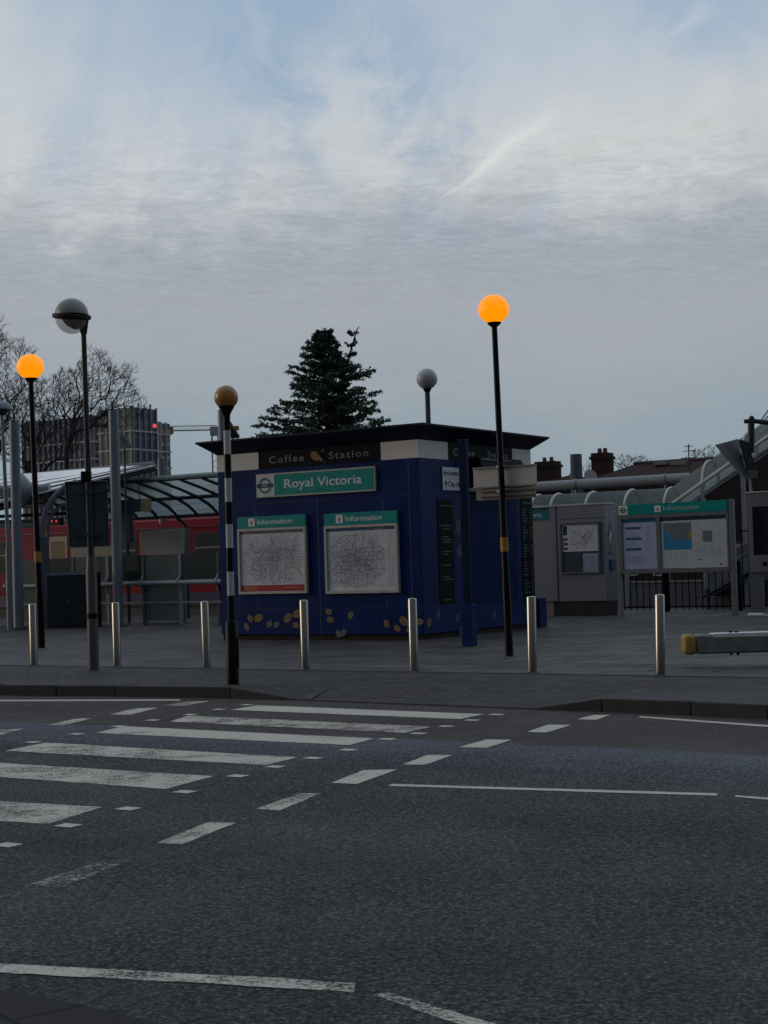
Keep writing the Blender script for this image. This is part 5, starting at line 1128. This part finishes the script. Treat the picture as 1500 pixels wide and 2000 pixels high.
P0 = D(1450,1100,58); B = Vector((P0.x,P0.y,PZ)); pl = plane(B,RZ)
T = thing('brick_block', 'dark brown brick gable building behind the rising glass canopy', 'building', B, RZ)
x0 = pl(1392,1000)[0]; z1 = pl(1392,925)[1]; z2 = pl(1480,880)[1]; zq_ = pl(1440,1062)[1]
g = MB(); g.prism([(x0,0,-0.1),(x0+9,0,-0.1),(x0+9,0,z2+1.2),(x0+4,0,z2+1.5),(x0,0,z1)], (0,7,0)); g.build('wall', brickmat('brown_brick',(0.036,0.027,0.026),(0.030,0.022,0.022),(0.02,0.018,0.018),0.23,0.075,vertical=True), T)
g = MB(); g.box(x0+0.3,x0+2.2,-0.04,-0.001,zq_-2.2,zq_); wo = g.build('window', MATS['sash_white'], T); g = MB(); g.box(x0+0.4,x0+2.1,-0.06,-0.041,zq_-2.1,zq_-0.1); g.build('pane', mat('curtain_blue_grey',(0.06,0.08,0.10),0.3), wo)
g = MB(); g.box(x0-0.02,x0+6,-0.07,-0.0415,zq_+0.001,zq_+0.12); g.build('lintel', MATS['stringer_dark'], T)
# grey flue
P0 = D(1132,1100,56); B = Vector((P0.x,P0.y,PZ)); pl = plane(B,0)
T = thing('grey_flue', 'stout grey metal flue pipe between both brick houses', 'flue', B, 0); zt_ = pl(1132,887)[1]
g = MB(); g.lathe([(0.22,0),(0.22,zt_-0.5)],22); g.build('flue_pipe', mat('flue_grey',(0.13,0.15,0.17),0.5,0,0.15), T); g = MB(); g.lathe([(0.225,zt_-0.5),(0.225,zt_-0.47)],22); g.lathe([(0.215,zt_-0.47),(0.215,zt_)],22); g.build('flue_head', MATS['flue_grey'], T)
P0 = D(1152,932,56); T = thing('satellite_dish', 'small white satellite dish beside the tall chimney', 'satellite dish', P0, 0)
g = MB(); g.lathe([(0.01,0),(0.15,0.03),(0.25,0.10)],18); o = g.build('dish', mat('dish_white',(0.4,0.4,0.4),0.5), T); o.rotation_euler = (1.2,0.5,0); g = MB(); g.tube([(0,0,0),(0.1,0.1,-0.4)],0.02,6); g.build('dish_arm', greyd, T)
# ================================================================== TOWERS AND CRANE
def facade(name, wallc, glassc, bw, bh, fin):
    m = bpy.data.materials.new(name); m.use_nodes = True; nt = m.node_tree; N = nt.nodes; L = nt.links; b = N['Principled BSDF']
    tc = N.new('ShaderNodeTexCoord'); mp = N.new('ShaderNodeMapping'); L.new(tc.outputs['Object'], mp.inputs[0]); mp.inputs['Rotation'].default_value = (-math.pi/2,0,0)
    sx = N.new('ShaderNodeSeparateXYZ'); L.new(tc.outputs['Object'], sx.inputs[0])
    def mth(op,a,b_=None):
        n = N.new('ShaderNodeMath'); n.operation = op
        for i,x in enumerate((a,b_)):
            if x is None: continue
            if isinstance(x,(int,float)): n.inputs[i].default_value = x
            else: L.new(x,n.inputs[i])
        return n.outputs[0]
    h = mth('ADD', sx.outputs[0], sx.outputs[1])
    fx = mth('FRACT', mth('DIVIDE', h, bw)); fz = mth('FRACT', mth('DIVIDE', sx.outputs[2], bh))
    win = mth('MULTIPLY', mth('GREATER_THAN', fx, fin), mth('GREATER_THAN', fz, 0.22))
    wn = N.new('ShaderNodeTexWhiteNoise'); cb = N.new('ShaderNodeCombineXYZ'); L.new(mth('FLOOR', mth('DIVIDE', h, bw)), cb.inputs[0]); L.new(mth('FLOOR', mth('DIVIDE', sx.outputs[2], bh)), cb.inputs[1]); L.new(cb.outputs[0], wn.inputs['Vector'])
    g1 = N.new('ShaderNodeMix'); g1.data_type = 'RGBA'; L.new(mth('MULTIPLY', wn.outputs[0], 0.8), g1.inputs[0]); g1.inputs[6].default_value = glassc+(1,); g1.inputs[7].default_value = tuple(k*2.2 for k in glassc)+(1,)
    mx = N.new('ShaderNodeMix'); mx.data_type = 'RGBA'; L.new(win, mx.inputs[0]); mx.inputs[6].default_value = wallc+(1,); L.new(g1.outputs[2], mx.inputs[7]); L.new(mx.outputs[2], b.inputs['Base Color'])
    b.inputs['Roughness'].default_value = 0.5; return m
fa = facade('tower_facade_tan', (0.40,0.36,0.32), (0.07,0.08,0.095), 1.75, 3.0, 0.42)
fb = facade('tower_facade_blue', (0.20,0.205,0.235), (0.06,0.07,0.11), 1.9, 3.0, 0.42)
bandm = mat('tower_band', (0.5,0.5,0.52), 0.6)
def tower(label, Y, pxl, pxc, pxr, ytop, mats, bands, finc, teeth=True):
    # near vertical edge at pxc; left face runs back-left, right face back-right
    c = D(pxc, 1100, Y); B = Vector((c.x,c.y,PZ)); zt = plane(B,0)(pxc-6,ytop)[1]
    T = thing('tower_block', label, 'tower block', B, RZ, 'tower blocks on the skyline')
    pf, prr = plane(B,RZ), plane(B,RZ+math.pi/2)
    xl = pf(pxl,1000)[0]; yr = prr(pxr,1000)[0]
    g = MB(); g.box(xl,0,0,yr,-1,zt); g.m[3] = 1; g.build('tower_body', mats, T, smooth=False)
    g = MB(); n = int(-xl/1.75)
    for k in range(n+1): g.box(-k*1.75-0.3,-k*1.75,-0.35,-0.001,0,zt+(1.0 if k%2 and teeth else 0.3))
    g.build('facade_fins', finc[0], T, smooth=False)
    g = MB(); n = int(yr/1.9)
    for k in range(n+1): g.box(0.001,0.35,k*1.9,k*1.9+0.3,0,zt+(1.0 if k%2 and teeth else 0.3))
    g.build('facade_fins', finc[1], T, smooth=False)
    for z in bands:
        g = MB(); g.box(xl-0.1,0.42,-0.42,-0.352,z-0.16,z+0.16); g.box(0.352,0.42,-0.35,yr,z-0.16,z+0.16); g.build('floor_band', bandm, T)
    return T
finA = mat('fin_tan', (0.46,0.42,0.37), 0.7); finB = mat('fin_blue', (0.25,0.255,0.29), 0.6)
Y1 = 330
def zof(px,y,Y): return D(px,y,Y).z - PZ
tower('tallest tower block with finned facade and toothed parapet on the skyline', Y1, 196, 264, 311, 795, [fa,fb], [zof(268,y,Y1) for y in (841,877,912)], (finA,finB))
tower('lower tower block with pale vertical fins next to the crane', 352, 280, 318, 336, 826, [fa,fa], [zof(318,y,352) for y in (848,882,913)], (finA,finA), teeth=False)
tower('dark broad tower block hidden behind the bare trees', 370, 45, 185, 215, 812, [fb,fb], [zof(185,y,370) for y in (862,896)], (finB,finB))
T = thing('aviation_light', 'small red warning light shining on the tall tower', 'warning light', D(302,832,326), 0)
g = MB(); g.ball((0,0,0),0.42,12); g.build('lamp', MATS['red_lamp'], T); g = MB(); g.tube([(0,0,-0.4),(0,1.5,-0.4)],0.15,6); g.build('bracket', greyd, T)
P0 = D(421,900,380); B = Vector((P0.x,P0.y,PZ))
T = thing('tower_crane', 'white lattice tower crane with orange counterweight left of the kiosk roof', 'crane', B, 0)
cw = mat('crane_white', (0.42,0.42,0.42), 0.5); co_ = mat('crane_orange', (0.42,0.19,0.03), 0.6)
zj = zof(421,838,380); g = MB()
for s in ((-1,-1),(1,-1),(1,1),(-1,1)): g.tube([(s[0]*0.75,s[1]*0.75,0),(s[0]*0.75,s[1]*0.75,zj)],0.13,4)
for k in range(int(zj/1.6)):
    z = k*1.6; s = 1 if k%2 else -1
    g.tube([(-0.75*s,-0.75,z),(0.75*s,-0.75,z+1.6)],0.08,3); g.tube([(0.75,-0.75*s,z),(0.75,0.75*s,z+1.6)],0.08,3)
g.build('mast', cw, T)
xl = D(338,836,380).x-B.x; g = MB()
for (yy,zz) in ((-0.6,zj-0.2),(0.6,zj-0.2),(0,zj+0.9)): g.tube([(0.5,yy,zz),(xl,yy,zz+0.1)],0.11,4)
nn = 14
for k in range(nn):
    a_ = xl*k/nn; b_ = xl*(k+1)/nn; g.tube([(a_,-0.6,zj-0.2),((a_+b_)/2,0,zj+0.9),(b_,-0.6,zj-0.2)],0.07,3)
g.build('jib', cw, T)
g = MB(); g.box(xl-1.9,xl,-0.8,0.8,zj-0.9,zj+1.0); g.build('counterweight', co_, T, bevel=0.1)
g = MB(); g.box(-1.1,1.2,-1.0,1.0,zj-1.6,zj+0.6); g.build('cab', cw, T, bevel=0.1); g = MB(); g.box(1.2,6.0,-0.5,0.5,zj-0.5,zj+0.6); g.build('counter_jib', co_, T, bevel=0.1)
# ================================================================== TREES
barkm = mat('winter_bark', (0.030,0.026,0.024), 0.9, 0, 0.3, 6); twig = mat('winter_twigs', (0.030,0.027,0.027), 0.9, 0, 0.2, 6)
def bare_tree(label, px, ytop, ybot, half, Y, seed, N=1500, twr=0.016, name='bare_tree', group='leafless winter trees', lean=0.0):
    # crown grown node by node towards points scattered in its outline; radii follow from the twigs each limb carries
    rnd = random.Random(seed); c = D(px-lean,1100,Y); B = Vector((c.x,c.y,PZ)); pl = plane(B,0)
    x_, H = pl(px,ytop); zb_ = pl(px,ybot)[1]; rx = half/FPX*Y; rz = (H-zb_)/2; cz = (H+zb_)/2
    T = thing(name, label, 'tree', B, 0, group)
    fork = Vector((0,0,max(zb_-rz*0.15,1.0)))
    pts_ = []
    while len(pts_) < N:
        v = Vector((rnd.uniform(-1,1),rnd.uniform(-1,1),rnd.uniform(-1,1)))
        if v.length > 1: continue
        if rnd.random() > 0.35+0.65*v.length: continue
        lump = 1-0.22*(math.sin(3.1*v.x*2+seed)*math.sin(2.7*v.z*2+seed*2)+0.4)
        pts_.append(Vector((x_+v.x*rx*lump, v.y*rx*0.9*lump, cz+v.z*rz*lump)))
    pts_.sort(key=lambda p: (p-fork).length)
    import numpy as np
    P = np.zeros((N+1,3)); P[0] = fork; L_ = np.zeros(N+1); par = [-1]*(N+1)
    for i, p in enumerate(pts_, 1):
        q = np.array(p); dd = np.linalg.norm(P[:i]-q, axis=1); k = int(np.argmin(dd*1.0 + 0.30*(L_[:i]+dd)))
        par[i] = k; P[i] = q; L_[i] = L_[k]+dd[k]
    # draw joints a little towards their parents so limbs run straighter
    nch = [0]*(N+1); w = [0.0]*(N+1)
    for i in range(N,0,-1):
        if w[i] == 0: w[i] = 1.0
        w[par[i]] += w[i]; nch[par[i]] += 1
    for _ in range(2):
        Q = P.copy()
        for i in range(1,N+1):
            if nch[i]:
                ch = None
                Q[i] = P[i]*0.6 + P[par[i]]*0.2 + P[i]*0.2
        P = Q
    rad = [twr*0.55*max(x,1)**0.46 for x in w]
    tr, cr = MB(), MB()
    tr.tube([(0,0,-0.1),(rnd.uniform(-.1,.1),0,fork.z*0.5),tuple(fork)], [rad[0]*1.35,rad[0]*1.05,rad[0]], 9)
    big = max(w)*0.06
    for i in range(1,N+1):
        a, b = Vector(P[par[i]]), Vector(P[i]); m_ = a.lerp(b,0.5)+Vector((rnd.uniform(-1,1),rnd.uniform(-1,1),rnd.uniform(-0.5,1)))*(b-a).length*0.10
        (tr if w[i] > big else cr).tube([a,m_,b], [min(rad[i]*1.25,rad[par[i]]),rad[i]*1.1,rad[i]], 6 if w[i] > big else 3, caps=False)
        if nch[i] == 0:
            d = (b-a).normalized()
            for k in range(4):
                t = (d+Vector((rnd.uniform(-1,1),rnd.uniform(-1,1),rnd.uniform(-0.4,1)))*0.75).normalized(); l = rnd.uniform(0.25,0.60)*rx/4
                e = b+t*l; cr.tube([b,e],[twr*0.55,twr*0.35],3,caps=False)
                if k < 2: cr.tube([b.lerp(e,0.5), b.lerp(e,0.5)+(t+Vector((rnd.uniform(-1,1),rnd.uniform(-1,1),0.5))*0.7)*l*0.5],[twr*0.45,twr*0.3],3,caps=False)
    tr.build('trunk', barkm, T); cr.build('crown', twig, T, smooth=False)
    return T
bare_tree('tallest leafless tree rising beyond the left edge behind the lit beacon', -30, 612, 900, 125, 75, 11, 2000, twr=0.014)
bare_tree('leafless tree spreading behind the left lit beacon and grey columns', 70, 735, 925, 120, 80, 21, 1900, twr=0.014)
bare_tree('leafless tree with rounded crown in front of the tower blocks', 185, 682, 862, 100, 84, 5, 1500, lean=50, twr=0.015)
bare_tree('small leafless tree peeping over the terrace roof by the reflector', 1375, 872, 930, 45, 95, 31, 350)
bare_tree('small leafless tree just right of the tall chimney', 1235, 886, 930, 40, 100, 33, 300)
bare_tree('small leafless tree left of the tall chimney', 1152, 900, 935, 16, 100, 35, 150)
def conifer(px, ytop, Y):
    rnd = random.Random(4); c = D(px+14,1100,Y); B = Vector((c.x,c.y,PZ)); H = plane(B,0)(px,ytop)[1]; k = Y/FPX
    T = thing('conifer', 'dark ragged conifer with twin tips behind the kiosk roof', 'tree', B, 0)
    tr, cr, br = MB(), MB(), MB()
    def prof(z):   # half width in metres against height, read off the outline
        t = (H-z)/k
        P = [(0,4),(25,22),(60,42),(90,58),(120,70),(160,95),(190,118),(215,128),(300,150),(420,150)]
        for (a,wa),(b,wb) in zip(P,P[1:]):
            if t <= b: return (wa+(wb-wa)*(t-a)/(b-a))*k
        return 150*k
    PR = [(0,4),(25,16),(60,30),(85,48),(100,84),(110,100),(150,100),(195,108),(300,125),(500,125)]
    def profr(z):
        t = (H-z)/k
        for (a,wa),(b,wb) in zip(PR,PR[1:]):
            if t <= b: return (wa+(wb-wa)*(t-a)/(b-a))*k
        return 120*k
    tr.tube([(0,0,0),(0.05,0,H*0.5),(0,0,H*0.97)],[0.24,0.14,0.02],8)
    tr.tube([(0,0,H*0.62),(0.45,0,H*0.76),(1.15*60/60,0,H-14*k)],[0.09,0.06,0.02],6)
    def spray(p, d, L_):
        # a drooping flat spray of needles
        d = d.normalized(); side = Vector((-d.y,d.x,0)).normalized(); n = max(6,int(L_/0.045))
        for i in range(n):
            t = i/n; c_ = p + d*L_*t + Vector((0,0,-0.18*L_*t*t)); w = (0.30*L_)*(1-0.75*t)+0.04
            for s in (-1,1):
                for rep in range(2):
                    e = c_ + side*s*w*rnd.uniform(0.3,1.0) + d*rnd.uniform(0.02,0.13) + Vector((0,0,rnd.uniform(-0.13,0.07)))
                    th = Vector((rnd.uniform(-1,1),rnd.uniform(-1,1),rnd.uniform(-1,1)))*0.030
                    cr.face((c_,c_.lerp(e,0.5)+th+d*0.03,e,c_.lerp(e,0.5)-th), 0 if rnd.random()<0.72 else 1)
    def limb(p, d, L_, lev=0):
        d = d.normalized(); n = 5; pts_ = [p]; q = p
        for i in range(n):
            d = (d+Vector((rnd.uniform(-.12,.12),rnd.uniform(-.12,.12),0.05 if i>2 else -0.01))).normalized(); q = q+d*L_/n; pts_.append(q)
        br.tube(pts_,[0.04*(1-i/(n+1)) for i in range(n+1)],4,caps=False)
        for i in range(1,n+1):
            for s in (-1,1):
                if rnd.random() < 0.20: continue
                sd = Vector((-d.y,d.x,0))*s; spray(pts_[i], d*rnd.uniform(0.6,1.0)+sd*rnd.uniform(0.4,1.0)+Vector((0,0,rnd.uniform(-0.1,0.35))), L_*rnd.uniform(0.16,0.32)+0.10)
        spray(pts_[-1], d, L_*0.22+0.12)
    z = H*0.985
    while z > H*0.16:
        w = prof(z); nb = 7 if w > 0.4 else 4; ph = rnd.random()*6.28
        for j in range(nb):
            t = ph+j*2*math.pi/nb+rnd.uniform(-0.35,0.35); f = rnd.uniform(0.62,1.12)
            d = Vector((math.cos(t),math.sin(t),rnd.uniform(0.12,0.42)))
            cr_ = max(math.cos(t),0); L_ = (w*(1-cr_)+profr(z-0.1)*cr_)*f
            limb(Vector((0,0,z-0.28*L_)), d, max(L_,0.15))
        z -= 0.09+0.13*min(w,1.2)
    for i in range(9):
        zz = H*(0.66+0.028*i); limb(Vector((0,0,zz-0.4)), Vector((0.75,rnd.uniform(-0.3,0.3),0.75)), (1.15-0.07*i)*min(1,prof(zz)/k/45+0.3))
    # second leader at upper right
    a_ = Vector((0,0,H*0.62)); tip = Vector((57*k,0,H-16*k))
    for i in range(9):
        p = a_.lerp(tip,(i+1)/9.0); 
        for j in range(6):
            t = rnd.random()*6.28; spray(p, Vector((math.cos(t)*0.8+0.1,math.sin(t)*0.8,0.5)), 0.60*(1.1-i/12))
        spray(p, Vector((0.6,0,0.9)), 0.35)
    tr.build('trunk', barkm, T); br.build('limbs', barkm, T); cr.build('crown', [mat('needles_dark',(0.042,0.080,0.055),0.7,0,0.3,5), mat('needles_light',(0.10,0.16,0.10),0.7,0,0.3,5)], T, smooth=False)
conifer(632, 640, 56)
